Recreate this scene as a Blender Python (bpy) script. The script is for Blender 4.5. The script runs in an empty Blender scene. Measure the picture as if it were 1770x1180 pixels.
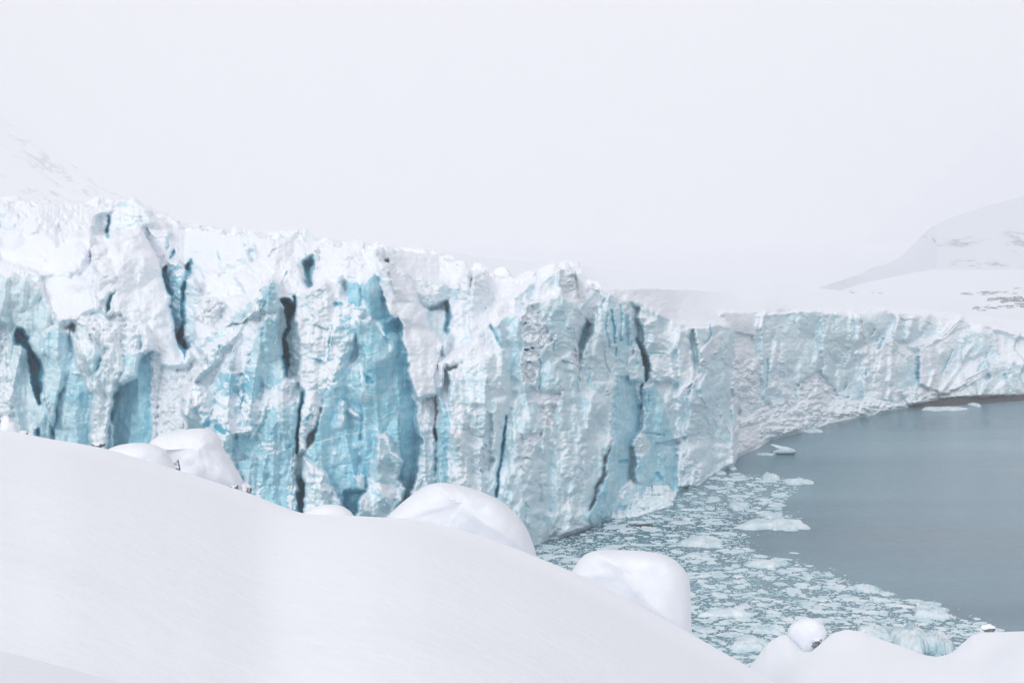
import bpy, math, random
import numpy as np

sc = bpy.context.scene
COL = sc.collection
H = 50.0                 # camera height above the fjord
F = 2431.0               # focal length in photo pixels (photo 1770 x 1180)
PITCH = math.atan(190.0 / F)
CP, SP = math.cos(PITCH), math.sin(PITCH)

# ------------------------------------------------------------------ helpers
def rays(x, y):
    """unit-horizontal viewing direction through a photo pixel"""
    x = np.asarray(x, float); y = np.asarray(y, float)
    dx = (x - 885.0) / F; up = (590.0 - y) / F
    dy = CP + up * SP
    dz = -SP + up * CP
    h = np.sqrt(dx * dx + dy * dy)
    return dx / h, dy / h, dz / h

def at(x, y, R):
    a, b, c = rays(x, y)
    return a * R, b * R, H + c * R

def water_R(x, y):
    a, b, c = rays(x, y)
    return H / np.maximum(-c, 1e-4)

def sstep(a, b, v):
    t = np.clip((v - a) / (b - a), 0, 1)
    return t * t * (3 - 2 * t)

def _hash(ix, iy, seed):
    n = (ix.astype(np.int64) * 374761393 + iy.astype(np.int64) * 668265263 + seed * 1274126177) & 0xFFFFFFFF
    n = ((n ^ (n >> 13)) * 1274126177) & 0xFFFFFFFF
    n = n ^ (n >> 16)
    return (n & 0xFFFFFF) / float(0x1000000)

def perlin(x, y, seed=0):
    ix = np.floor(x); iy = np.floor(y); fx = x - ix; fy = y - iy
    ux = fx * fx * fx * (fx * (fx * 6 - 15) + 10); uy = fy * fy * fy * (fy * (fy * 6 - 15) + 10)
    def g(i, j):
        a = _hash(ix + i, iy + j, seed) * 2 * math.pi
        return np.cos(a) * (fx - i) + np.sin(a) * (fy - j)
    n0 = g(0, 0) * (1 - ux) + g(1, 0) * ux
    n1 = g(0, 1) * (1 - ux) + g(1, 1) * ux
    return (n0 * (1 - uy) + n1 * uy) * 1.5

def fbm(x, y, oct=4, seed=0, gain=0.5, ridged=False):
    s = 0; a = 1.0; t = 0
    for o in range(oct):
        n = perlin(x * 2 ** o + 13.7 * o, y * 2 ** o - 7.1 * o, seed + o)
        if ridged: n = np.abs(n) * 2 - 0.6
        s = s + a * n; t += a; a *= gain
    return s / t

def facets(x, y, seed=0):
    """many tilted planes, the foremost wins: continuous, angular broken ice"""
    ix = np.floor(x); iy = np.floor(y)
    val = np.full(x.shape, -9.0)
    for i in (-1, 0, 1):
        for j in (-1, 0, 1):
            cx = ix + i; cy = iy + j
            dx = x - cx - .15 - .7 * _hash(cx, cy, seed); dy = y - cy - .15 - .7 * _hash(cx, cy, seed + 5); d = np.sqrt(dx * dx + dy * dy)
            v = (_hash(cx, cy, seed + 9) - .5) * 1.1 * dx + (_hash(cx, cy, seed + 11) - .5) * 1.1 * dy + (_hash(cx, cy, seed + 17) - .5) * .5 - .75 * d
            val = np.maximum(val, v)
    return -(val + .25), None

def new_obj(name, me, parent=None):
    o = bpy.data.objects.new(name, me); COL.objects.link(o)
    if parent: o.parent = parent
    return o

def tag(o, label=None, cat=None, group=None, kind=None):
    if label: o['label'] = label
    if cat: o['category'] = cat
    if group: o['group'] = group
    if kind: o['kind'] = kind
    return o

def np_mesh(name, V, Fq, mat, normals=None, attrs=None, smooth=True):
    """V (n,3), Fq (m,3 or 4)"""
    me = bpy.data.meshes.new(name)
    n = len(V); m = len(Fq); k = Fq.shape[1]
    me.vertices.add(n); me.vertices.foreach_set('co', np.ascontiguousarray(V, np.float32).ravel())
    me.loops.add(m * k); me.loops.foreach_set('vertex_index', np.ascontiguousarray(Fq, np.int32).ravel())
    me.polygons.add(m); me.polygons.foreach_set('loop_start', np.arange(0, m * k, k, dtype=np.int32))
    me.update(calc_edges=True)
    me.polygons.foreach_set('use_smooth', np.full(m, smooth, bool))
    for an, av in (attrs or {}).items():
        a = me.attributes.new(an, 'FLOAT', 'POINT'); a.data.foreach_set('value', np.ascontiguousarray(av, np.float32).ravel())
    me.materials.append(mat)
    if normals is not None:
        me.normals_split_custom_set_from_vertices(np.ascontiguousarray(normals, np.float32).tolist())
    return me

def grid_faces(nr, nc):
    i = np.arange(nr - 1)[:, None]; j = np.arange(nc - 1)[None, :]
    a = i * nc + j
    return np.stack([a, a + nc, a + nc + 1, a + 1], -1).reshape(-1, 4)

def grid_normals(P):
    du = np.gradient(P, axis=1); dv = np.gradient(P, axis=0)
    n = np.cross(dv, du)
    n /= np.linalg.norm(n, axis=-1, keepdims=True) + 1e-9
    return n

# ------------------------------------------------------------------ materials
def mat_new(name):
    m = bpy.data.materials.new(name); m.use_nodes = True
    nt = m.node_tree; b = nt.nodes['Principled BSDF']
    return m, nt, b

def nd(nt, typ, **kw):
    n = nt.nodes.new(typ)
    for k, v in kw.items():
        if k.startswith('i_'): n.inputs[k[2:].replace('_', ' ')].default_value = v
        else: setattr(n, k, v)
    return n

def ramp(nt, stops):
    r = nt.nodes.new('ShaderNodeValToRGB'); cr = r.color_ramp
    while len(cr.elements) < len(stops): cr.elements.new(0.5)
    for e, (p, c) in zip(cr.elements, stops):
        e.position = p; e.color = (*c, 1)
    return r

def math_n(nt, op, a, b=None, clamp=False, c=None):
    n = nt.nodes.new('ShaderNodeMath'); n.operation = op; n.use_clamp = clamp
    for i, v in enumerate((a, b, c)):
        if v is None: continue
        if isinstance(v, (int, float)): n.inputs[i].default_value = v
        else: nt.links.new(v, n.inputs[i])
    return n.outputs[0]

def mixc(nt, fac, a, b):
    n = nt.nodes.new('ShaderNodeMix'); n.data_type = 'RGBA'
    if isinstance(fac, (int, float)): n.inputs[0].default_value = fac
    else: nt.links.new(fac, n.inputs[0])
    for i, v in ((6, a), (7, b)):
        if isinstance(v, tuple): n.inputs[i].default_value = (*v, 1)
        else: nt.links.new(v, n.inputs[i])
    return n.outputs[2]

def noise_n(nt, vec, scale, detail=4, rough=.55, stretch=None, dist=0):
    if stretch:
        mp = nt.nodes.new('ShaderNodeMapping'); mp.inputs['Scale'].default_value = stretch
        nt.links.new(vec, mp.inputs[0]); vec = mp.outputs[0]
    n = nt.nodes.new('ShaderNodeTexNoise'); n.inputs['Scale'].default_value = scale
    n.inputs['Detail'].default_value = detail; n.inputs['Roughness'].default_value = rough; n.inputs['Distortion'].default_value = dist
    nt.links.new(vec, n.inputs['Vector'])
    return n.outputs[0]

SNOW_C = (0.885, 0.915, 0.955)
GSNOW = (0.825, 0.862, 0.912)

def make_ice():
    m, nt, b = mat_new('glacier_ice')
    geo = nt.nodes.new('ShaderNodeNewGeometry'); pos = geo.outputs['Position']
    def attr(n):
        a = nt.nodes.new('ShaderNodeAttribute'); a.attribute_name = n; return a.outputs['Fac']
    blue, snow, dirt, flu, bnd = attr('blue'), attr('snow'), attr('dirt'), attr('flute'), attr('band')
    ns = noise_n(nt, pos, .7, 3, .6, (1, 1, .12), .25)
    n1 = noise_n(nt, pos, .22, 6, .6, (1, 1, 1.5))
    n2 = noise_n(nt, pos, 1.0, 5, .65)
    nb = noise_n(nt, pos, .9, 4, .6, (.12, .12, 1.3), .4)      # sedimentary banding
    v = math_n(nt, 'MULTIPLY_ADD', math_n(nt, 'SUBTRACT', n1, .5), .55, c=blue)
    v = math_n(nt, 'MULTIPLY_ADD', math_n(nt, 'SUBTRACT', nb, .5), math_n(nt, 'MULTIPLY_ADD', bnd, .4, c=.15), c=v)
    v = math_n(nt, 'MULTIPLY_ADD', math_n(nt, 'SUBTRACT', ns, .5), math_n(nt, 'MULTIPLY_ADD', flu, .35, c=.15), c=v)
    v = math_n(nt, 'MULTIPLY_ADD', math_n(nt, 'SUBTRACT', n2, .5), .35, c=v)
    v = math_n(nt, 'MULTIPLY', v, .82, True)
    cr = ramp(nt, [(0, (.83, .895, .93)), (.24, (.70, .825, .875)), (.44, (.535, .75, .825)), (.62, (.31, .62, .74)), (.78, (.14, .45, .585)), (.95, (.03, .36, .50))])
    nt.links.new(v, cr.inputs[0])
    # snow clinging to the face
    sep = nt.nodes.new('ShaderNodeSeparateXYZ'); nt.links.new(geo.outputs['Normal'], sep.inputs[0])
    n3 = noise_n(nt, pos, .42, 6, .62, (1, 1, 1.7), .3)
    s = math_n(nt, 'MULTIPLY_ADD', math_n(nt, 'SUBTRACT', n3, .5), 1.5, c=snow)
    s = math_n(nt, 'MULTIPLY_ADD', math_n(nt, 'SUBTRACT', sep.outputs[2], .22), .8, c=s)
    s = math_n(nt, 'MULTIPLY_ADD', math_n(nt, 'SUBTRACT', nb, .5), math_n(nt, 'MULTIPLY', bnd, .45), c=s)
    s = math_n(nt, 'MULTIPLY_ADD', math_n(nt, 'SUBTRACT', s, .5), 4.0, c=0.5, clamp=True)
    c = mixc(nt, s, cr.outputs[0], GSNOW)
    n4 = noise_n(nt, pos, 1.6, 6, .7, (1, 1, .6))
    d = math_n(nt, 'MULTIPLY', math_n(nt, 'MULTIPLY_ADD', math_n(nt, 'SUBTRACT', n4, .52), 6.0, c=.2, clamp=True), math_n(nt, 'MULTIPLY', dirt, .75), clamp=True)
    c = mixc(nt, d, c, (.27, .28, .31))
    nt.links.new(c, b.inputs['Base Color'])
    rg = math_n(nt, 'MULTIPLY_ADD', s, .4, c=.45)
    nt.links.new(rg, b.inputs['Roughness'])
    b.inputs['Specular IOR Level'].default_value = .3
    bp = nt.nodes.new('ShaderNodeBump'); bp.inputs['Strength'].default_value = .15; bp.inputs['Distance'].default_value = .2
    n5 = noise_n(nt, pos, 2.2, 6, .7)
    nt.links.new(n5, bp.inputs['Height']); nt.links.new(bp.outputs[0], b.inputs['Normal'])
    return m

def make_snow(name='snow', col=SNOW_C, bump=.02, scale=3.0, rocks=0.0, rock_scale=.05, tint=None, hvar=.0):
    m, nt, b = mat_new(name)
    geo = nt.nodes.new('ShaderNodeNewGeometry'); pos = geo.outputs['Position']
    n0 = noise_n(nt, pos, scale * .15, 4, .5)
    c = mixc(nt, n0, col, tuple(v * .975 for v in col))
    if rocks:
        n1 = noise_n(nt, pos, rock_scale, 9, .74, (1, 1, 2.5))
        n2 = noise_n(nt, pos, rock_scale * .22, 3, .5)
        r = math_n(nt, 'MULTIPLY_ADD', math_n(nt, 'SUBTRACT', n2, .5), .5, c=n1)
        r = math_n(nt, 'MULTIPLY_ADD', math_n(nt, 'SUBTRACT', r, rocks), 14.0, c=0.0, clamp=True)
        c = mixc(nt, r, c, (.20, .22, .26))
    nt.links.new(c, b.inputs['Base Color'])
    b.inputs['Roughness'].default_value = .9; b.inputs['Specular IOR Level'].default_value = .15
    bp = nt.nodes.new('ShaderNodeBump'); bp.inputs['Strength'].default_value = .6; bp.inputs['Distance'].default_value = bump
    n5 = noise_n(nt, pos, scale, 6, .6)
    nt.links.new(n5, bp.inputs['Height']); nt.links.new(bp.outputs[0], b.inputs['Normal'])
    return m

def make_rock(name='rock', snowy=.45, scale=6.0, k=1.0):
    m, nt, b = mat_new(name)
    geo = nt.nodes.new('ShaderNodeNewGeometry'); pos = geo.outputs['Position']
    sep = nt.nodes.new('ShaderNodeSeparateXYZ'); nt.links.new(geo.outputs['Normal'], sep.inputs[0])
    n1 = noise_n(nt, pos, scale, 7, .7)
    cr = ramp(nt, [(.3, (.08 * k, .09 * k, .10 * k)), (.7, (.30 * k, .32 * k, .35 * k))]); nt.links.new(n1, cr.inputs[0])
    n2 = noise_n(nt, pos, scale * 1.7, 5, .7)
    s = math_n(nt, 'ADD', math_n(nt, 'MULTIPLY', math_n(nt, 'SUBTRACT', n2, .5), 2.2), math_n(nt, 'MULTIPLY_ADD', sep.outputs[2], 1.0, c=snowy - .5))
    s = math_n(nt, 'MULTIPLY', s, 3.0, True)
    c = mixc(nt, s, cr.outputs[0], SNOW_C)
    nt.links.new(c, b.inputs['Base Color']); b.inputs['Roughness'].default_value = .85
    bp = nt.nodes.new('ShaderNodeBump'); bp.inputs['Strength'].default_value = .8; bp.inputs['Distance'].default_value = .4 / scale
    nt.links.new(n1, bp.inputs['Height']); nt.links.new(bp.outputs[0], b.inputs['Normal'])
    return m

def make_floe():
    m, nt, b = mat_new('floe_ice')
    geo = nt.nodes.new('ShaderNodeNewGeometry'); pos = geo.outputs['Position']
    sep = nt.nodes.new('ShaderNodeSeparateXYZ'); nt.links.new(pos, sep.inputs[0])
    n1 = noise_n(nt, pos, .35, 3, .6)
    n2 = noise_n(nt, pos, 2.4, 4, .65)
    t = math_n(nt, 'MULTIPLY_ADD', math_n(nt, 'SUBTRACT', n1, .5), 2.4, c=.45)
    t = math_n(nt, 'MULTIPLY_ADD', math_n(nt, 'SUBTRACT', n2, .5), 1.0, c=t, clamp=True)
    cr = ramp(nt, [(0, (.40, .58, .64)), (.3, (.54, .67, .73)), (.6, (.66, .745, .79)), (1, (.78, .825, .86))]); nt.links.new(t, cr.inputs[0])
    # ice turns sea-green where it meets the water
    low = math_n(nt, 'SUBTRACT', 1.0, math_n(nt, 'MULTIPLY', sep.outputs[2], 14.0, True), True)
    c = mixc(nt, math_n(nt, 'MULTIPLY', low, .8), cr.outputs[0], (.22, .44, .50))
    nt.links.new(c, b.inputs['Base Color'])
    b.inputs['Roughness'].default_value = .5
    bp = nt.nodes.new('ShaderNodeBump'); bp.inputs['Strength'].default_value = .6; bp.inputs['Distance'].default_value = .15
    nt.links.new(n2, bp.inputs['Height']); nt.links.new(bp.outputs[0], b.inputs['Normal'])
    return m

def make_water():
    m, nt, b = mat_new('fjord_water')
    geo = nt.nodes.new('ShaderNodeNewGeometry'); pos = geo.outputs['Position']
    n1 = noise_n(nt, pos, .62, 4, .65, (.8, 1.6, 1))
    n0 = noise_n(nt, pos, .012, 3, .5, (.35, 2.0, 1))           # wind lanes; their paler reflection is painted into the base colour
    cr = ramp(nt, [(.35, (.035, .115, .165)), (.65, (.16, .285, .345))]); nt.links.new(n0, cr.inputs[0])
    nt.links.new(cr.outputs[0], b.inputs['Base Color'])
    rr = math_n(nt, 'MULTIPLY_ADD', n0, .16, c=.10); nt.links.new(rr, b.inputs['Roughness'])
    b.inputs['IOR'].default_value = 1.33
    st = math_n(nt, 'MULTIPLY_ADD', math_n(nt, 'SUBTRACT', n0, .42), 4.0, c=.35, clamp=True)
    bp = nt.nodes.new('ShaderNodeBump'); bp.inputs['Distance'].default_value = .32
    nt.links.new(math_n(nt, 'MULTIPLY', st, .6), bp.inputs['Strength'])
    nt.links.new(n1, bp.inputs['Height']); nt.links.new(bp.outputs[0], b.inputs['Normal'])
    return m

M_ICE = make_ice()
M_MOUND = make_snow('mound_snow', col=(.79, .82, .87), bump=.03, scale=4)
M_SNOW = make_snow('snow', bump=.022, scale=5)
M_FIELD = make_snow('glacier_snow', col=GSNOW, bump=.35, scale=.3)
M_HILL = make_snow('snowy_hillside', rocks=.57, rock_scale=.014, bump=1.0, scale=.06)
M_MOUNT = make_snow('snowy_mountain', col=(.68, .73, .80), rocks=.635, rock_scale=.008, bump=2.0, scale=.03)  # mountain snow darkened and blued: haze shade is put into its colour
M_ROCK = make_rock('rock', .28, 7.0); M_SHORE = make_rock('shore_rock', -.9, .7, .28); M_SCREE = make_rock('moraine_rock', -.35, .8, .6)
M_DEB = make_snow('debris_ice', col=(.80, .88, .92), bump=.1, scale=1.5); M_FLOE = make_floe(); M_WATER = make_water()

def rock_mesh(name, seed, sx, sy, sz, mat, sub=4):
    import bmesh
    rnd = random.Random(seed)
    bm = bmesh.new(); bmesh.ops.create_icosphere(bm, subdivisions=sub, radius=1)
    co = np.array([v.co[:] for v in bm.verts])
    planes = [np.array([rnd.gauss(0, 1), rnd.gauss(0, 1), rnd.gauss(0, 1)]) for _ in range(11)]
    for n in planes:
        n /= np.linalg.norm(n); h = rnd.uniform(.55, .85); d = co @ n
        co = co - np.outer(np.maximum(d - h, 0), n)
    co *= (1 + .16 * fbm(co[:, 0] * 2.1 + seed, co[:, 1] * 2.1 + co[:, 2] * 1.7, 4, seed))[:, None]
    co *= np.array([sx, sy, sz])
    for v, c in zip(bm.verts, co): v.co = c
    me = bpy.data.meshes.new(name); bm.to_mesh(me); bm.free()
    me.polygons.foreach_set('use_smooth', np.ones(len(me.polygons), bool))
    me.materials.append(mat)
    return me

# ------------------------------------------------------------------ the glacier front
YW = np.array([(-40, 965), (150, 980), (400, 1000), (650, 1000), (800, 980), (880, 958), (926, 943), (1021, 912), (1048, 897), (1161, 855), (1210, 838), (1236, 817),
               (1268, 806), (1277, 788), (1314, 771), (1331, 760), (1383, 747), (1444, 728), (1500, 718), (1582, 701), (1644, 691), (1770, 686), (1830, 685)], float)
YT = np.array([(-40, 345), (0, 346), (60, 352), (100, 350), (180, 352), (210, 350), (240, 356), (262, 372), (290, 382), (340, 392), (400, 402), (440, 404), (480, 411), (500, 404), (515, 400),
               (530, 412), (560, 416), (600, 424), (640, 428), (652, 424), (670, 428), (700, 430), (760, 440), (800, 456), (812, 462), (830, 458), (850, 470), (880, 474), (915, 476), (930, 478), (950, 466), (965, 459), (980, 457),
               (995, 461), (1003, 490), (1022, 488), (1035, 494), (1060, 500), (1100, 497), (1200, 500), (1300, 506), (1400, 512), (1500, 522), (1600, 532), (1700, 545), (1830, 556)], float)
CREST = np.array([(-40, 470), (60, 468), (130, 500), (200, 520), (260, 560), (320, 620), (380, 560), (470, 482), (540, 520), (600, 480), (645, 478), (700, 560), (760, 600), (820, 560), (880, 520), (930, 475), (975, 462), (1010, 520),
                  (1040, 500), (1100, 520), (1170, 562), (1230, 560), (1280, 560), (1312, 541), (1440, 538), (1560, 545), (1640, 548), (1700, 562), (1830, 600)], float)
NC, NR = 1240, 380
xs = np.linspace(-30, 1800, NC)
yw = np.interp(xs, YW[:, 0], YW[:, 1]); yt = np.interp(xs, YT[:, 0], YT[:, 1]) + 2
jit = - np.maximum(fbm(xs / 17, xs * 0, 3, 77, .6), -.1) * (4 + 16 * sstep(1150, 950, xs)) + 3 * sstep(1150, 950, xs)
yb = yw + 9
tt = np.linspace(0, 1, NR)[:, None]
X = np.repeat(xs[None, :], NR, 0)
Y = yt[None, :] + (yb - yt)[None, :] * tt
Y = Y + jit[None, :] * np.exp(-(Y - yt[None, :]) / 16.0) * (1 - tt)
Rw = water_R(xs, yw)
kw = np.exp(-np.linspace(-2, 2, 201) ** 2); kw /= kw.sum()
Rws = np.convolve(np.pad(Rw, 100, mode='reflect', reflect_type='odd'), kw, 'valid')
XW = X + fbm(X / 26, Y / 26, 3, 3) * 8 + fbm(X / 6, Y / 6, 2, 8) * 2.0
YWp = Y + fbm(X / 22, Y / 22, 3, 14) * 6 + fbm(X / 6, Y / 6, 2, 19) * 2.4
SCL = (Rw / 225.0)[None, :] * np.ones_like(X)

cr1 = np.interp(xs, CREST[:, 0], CREST[:, 1])
kc = np.exp(-np.linspace(-2, 2, 91) ** 2); kc /= kc.sum()
cr2 = np.convolve(np.pad(cr1, 45, mode='edge'), kc, 'valid'); cm_ = sstep(1120, 1220, xs)
cr = (cr1 * (1 - cm_) + cr2 * cm_)[None, :]
above = np.maximum(cr - Y, 0) * (1 + 1.6 * sstep(1080, 1250, X))
D = (yw[None, :] - Y) * .02 + above * .13 + above ** 2 * .0004
aw = sstep(-8, 14, cr - Y)
BLUE = .38 * (1 - aw) + .12 * aw
SNOW = .42 * (1 - aw) + .93 * aw
DIRT = 0 * X
T_CH = .8 * (1 - aw) + (1.0 - .8 * sstep(1080, 1250, X)) * aw        # angular chips
T_RU = .3 + 0 * X + .5 * aw * sstep(1150, 1000, X)           # rubble
T_FL = .5 * (1 - aw) + .12 * aw        # vertical flutes
T_BD = .3 * np.ones_like(X)            # bands
PID = np.zeros(X.shape, int)
PARTS = [('ice_face', None)]

CROPS = {'A': (0, 340, .18644), 'B': (0, 560, .18644), 'C': (300, 390, .18644), 'D': (300, 600, .24572), 'E': (590, 410, .18644), 'F': (590, 620, .23724),
         'G': (880, 440, .18644), 'H': (880, 650, .25424), 'I': (1170, 480, .28821), 'K': (1440, 430, .24572), 'P': (0, 0, 1)}
def pts(spec):
    """'A 0,790 100,690 B 30,40' -> photo pixels"""
    out = []; k = 'P'
    for w in spec.split():
        if w in CROPS: k = w; continue
        a, b = w.split(','); o = CROPS[k]
        out.append((o[0] + float(a) * o[2], o[1] + float(b) * o[2]))
    return np.array(out)

def seg_dist(x, y, P, closed):
    d = np.full(x.shape, 1e9); n = len(P)
    for i in range(n if closed else n - 1):
        a = P[i]; b = P[(i + 1) % n]; e = b - a; L = e @ e + 1e-9
        t = np.clip(((x - a[0]) * e[0] + (y - a[1]) * e[1]) / L, 0, 1)
        d = np.minimum(d, (x - a[0] - t * e[0]) ** 2 + (y - a[1] - t * e[1]) ** 2)
    return np.sqrt(d)

def inside(x, y, P):
    r = np.zeros(x.shape, bool); n = len(P)
    for i in range(n):
        a = P[i]; b = P[(i + 1) % n]
        if a[1] == b[1]: continue
        c = ((a[1] > y) != (b[1] > y)) & (x < (b[0] - a[0]) * (y - a[1]) / (b[1] - a[1]) + a[0])
        r ^= c
    return r

def box(P, pad):
    c0 = np.searchsorted(xs, P[:, 0].min() - pad); c1 = np.searchsorted(xs, P[:, 0].max() + pad)
    return slice(max(c0, 0), min(c1, NC))

def facet(spec, d, gx=0, up=.02, blue=None, snow=None, dirt=None, ch=None, ru=None, fl=None, bd=None, edge=.7, soft=1.6, part=None, label=None, keep=False):
    global DL
    P = pts(spec); s = box(P, 14); DL = D.copy() if edge == 0 else D
    x, y = XW[:, s], YWp[:, s]
    sd = seg_dist(x, y, P, True); sd = np.where(inside(x, y, P), sd, -sd)
    m = sstep(-soft, soft, sd) if edge else sstep(-1.2, .6, sd)
    cx, cy = P.mean(0)
    if not keep:
        if edge == 0:
            val = DL[:, s] + d * .8 * np.clip((sd + 1) / 7.0, 0, 1) ** .8
        else:
            ac = max(np.interp(cx, CREST[:, 0], CREST[:, 1]) - cy, 0)
            if ac > 15 and d > 0: d = d * .3
            val = d + ac * .13 + ac * ac * .0004 + 2.4 * gx * (X[:, s] - cx) + up * (cy - Y[:, s]) + .02 * (np.interp(cx, xs, yw) - cy) + edge * np.exp(-np.maximum(sd, 0) / 4.0)
        D[:, s] = D[:, s] * (1 - m) + val * m
    for A, v in ((BLUE, blue), (SNOW, snow), (DIRT, dirt), (T_CH, ch), (T_RU, ru), (T_FL, fl), (T_BD, bd)):
        if v is not None: A[:, s] = A[:, s] * (1 - m) + v * m
    if part:
        PARTS.append((part, label)); PID[:, s] = np.where(sd > 0, len(PARTS) - 1, PID[:, s])

def stroke(spec, w, depth, blue=None, snow=None, taper=True):
    P = pts(spec); s = box(P, w + 10)
    x, y = X[:, s] + (XW[:, s] - X[:, s]) * .5, Y[:, s] + (YWp[:, s] - Y[:, s]) * .5
    d = seg_dist(x, y, P, False)
    if depth > 0: depth = depth * .5
    if depth > 0: m = sstep(w * .62, w * .25, d)
    else: m = np.clip(1 - d / w, 0, 1)
    D[:, s] += depth * m
    m2 = sstep(w * .8, w * .3, d)
    if blue is not None: BLUE[:, s] = BLUE[:, s] * (1 - m2) + blue * m2
    if snow is not None: SNOW[:, s] = SNOW[:, s] * (1 - m2) + snow * m2

fc = facet; st = stroke
SER, CRV = 'serac', 'crevasse'
#@FACETS
# ---- snowy upper terraces, left
fc('A 0,50 250,160 200,300 80,330 0,470 -150,500 -150,30', 6, 0, .08, .25, .45, bd=1.6, ru=.3)
fc('C 620,130 740,130 790,330 720,340 640,200', 9, 0, .06, .3, .35, bd=1.6)
fc('A 0,340 860,360 860,480 760,700 380,720 330,700 200,640 0,600', 3, 0, .14, .1, 1.1, ch=.1, ru=.25, fl=0, soft=5)
fc('A 860,180 990,150 1180,70 1310,80 1450,240 1330,300 1100,330 860,360', 5.5, .01, .07, .2, .6, ch=.7, ru=.6, part=SER, label='snow crusted block with a dark slit at the top of the left slope')
fc('A 860,480 1330,300 1480,640 1570,900 1620,1180 B 1690,340 1480,360 1400,240 1250,0 A 1100,1180 900,1050 880,760', -1, .045, .075, .1, .85, ch=.5, ru=.4, fl=.3, part=SER, label='broad snow covered flank between the left buttress and the forked crevasse')
fc('A 1330,300 1560,290 1580,440 1500,640 1440,560', 3, .02, .07, .15, .7, dirt=.15, ru=.9)
fc('A 380,740 860,750 900,1050 640,1180 520,1180 440,980 400,880', -2, .0, .11, .1, 1.0, ch=.2, ru=.3, fl=0, soft=4)
fc('A 640,1130 1100,1080 B 1300,50 1250,240 1150,260 950,200 830,100 700,0', -3, .02, .05, .15, .75, dirt=.12, ru=1.3)
fc('A 1550,600 1640,590 1770,700 B 1640,0 1590,0 A 1600,1180 1580,950', 3, 0, .02, .6, .3, bd=.8)
fc('C -60,500 60,420 120,520 125,650 100,900 110,960 60,1110 0,1000 -20,800', 3.5, 0, .02, .68, .12, bd=.8, part=SER, label='pale blue block wedged in the forked crevasse')
fc('C 130,500 190,480 250,620 280,760 260,860 200,920 190,1100 140,1170 90,1130 100,700', 0, -.03, .03, .3, .2, dirt=.15, ch=.9, part=SER, label='grey ice fin on the right wall of the forked crevasse')
fc('C 280,420 560,430 660,640 480,680 300,640', 1.5, 0, .10, .1, 1.0, ch=.2, ru=.5)
fc('C 260,680 420,660 520,760 420,960 290,930 200,860', 2, .02, .05, .12, .72, dirt=.35, ru=1.5)
fc('C 430,300 680,330 620,440 430,460', 3, 0, .06, .2, .6, ch=.6)
# ---- left buttress
fc('A -170,800 0,790 100,690 180,740 300,780 400,880 450,1000 530,1100 B 400,90 320,250 390,350 385,780 470,1060 470,1200 -170,1200', -4, .025, .012, .42, .05, dirt=.1, ch=.5, ru=.15, fl=.7, bd=.5, part=SER, label='grey blue ice buttress with a dark cave at the far left')
fc('B -170,0 60,0 100,450 150,700 60,1100 -170,1100', -4.5, .0, .02, .3, .42, dirt=.15, ru=.9)
fc('B 100,0 170,40 130,200 270,430 330,740 340,1040 200,1000 150,700 110,400', -3.6, .03, .01, .36, .12, fl=.9)
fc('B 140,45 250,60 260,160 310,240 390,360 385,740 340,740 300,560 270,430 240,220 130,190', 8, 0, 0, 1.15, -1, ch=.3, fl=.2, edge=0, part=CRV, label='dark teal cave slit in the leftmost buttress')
fc('B 470,10 560,40 640,90 690,200 740,440 600,470 580,600 520,730 520,900 460,1060 390,1040 340,900 385,760 395,360 320,250 400,90', -2.5, .035, .012, .62, 0, bd=.7, ch=.4, part=SER, label='smooth pale blue hollow right of the dark cave')
fc('B 600,480 700,460 760,480 850,620 855,700 830,1200 460,1200 470,1060 530,730 570,600', .5, 0, .01, .62, .02, bd=1.1, ch=.35, part=SER, label='light blue banded block at the foot of the left buttress')
st('B 580,600 530,730 525,900 500,1020', 3, 2.5, .95, -1)
fc('B 345,950 380,950 390,1050 345,1050', 5, 0, 0, 1.1, -1, edge=0)
fc('B 700,0 820,20 960,300 850,540 760,420 700,180', -3, .03, .02, .3, .25, dirt=.12, ch=.7)
fc('B 960,300 1050,200 1160,280 1130,420 1070,560 1050,720 1000,950 990,1200 830,1200 860,620 850,540', -7, .02, .015, .25, .25, dirt=.25, fl=1.0, part=SER, label='grey streaked pillar between two blue hollows at left')
st('B 945,310 900,420 850,530', 2.6, 2.5, .9, -1)
fc('B 1160,280 1230,240 1310,240 1300,380 1270,490 1150,560 1080,540 1130,420', -5.2, .02, .01, .52, .05, ch=.4)
fc('B 1310,290 1400,250 1420,400 1400,620 1400,900 1420,1200 990,1200 1020,800 1060,700 1100,560 1170,540 1270,495', 2.2, -.03, .015, .76, -.1, ch=.5, ru=.1, fl=.2, part=SER, label='deep blue recessed wall beside the grey streaked pillar')
fc('B 1010,870 1070,960 1060,1200 980,1200', -.5, 0, .01, .6, 0)
st('B 650,70 700,190 760,430 850,610', 7, -4.0, .2, .9)
st('B 830,100 860,160 930,220', 6, -2.0, .2, .9)
fc('B 1310,60 1370,0 1400,240 1350,280 1310,270', -5, 0, .05, .1, 1.0, ch=.2)
fc('B 1400,250 1480,300 1500,600 1500,1200 1400,1200 1400,700', -1, .02, .03, .2, .65, dirt=.35, ru=1.2)
fc('B 1480,400 1770,400 C 170,1100 280,1180 D 140,250 60,350 70,500 B 1770,1200 1430,1200', 1.5, 0, .05, .15, .92, dirt=.22, ru=1.4, ch=1.4, part=SER, label='dirty snow and ice rubble filling the gully left of the patchy blue slab')
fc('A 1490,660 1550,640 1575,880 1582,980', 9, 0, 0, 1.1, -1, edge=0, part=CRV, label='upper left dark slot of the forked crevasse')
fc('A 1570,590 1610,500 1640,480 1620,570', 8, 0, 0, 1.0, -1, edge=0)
fc('A 1550,330 1580,330 1575,440 1540,560', 5, 0, 0, .6, 0, edge=0)
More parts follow.
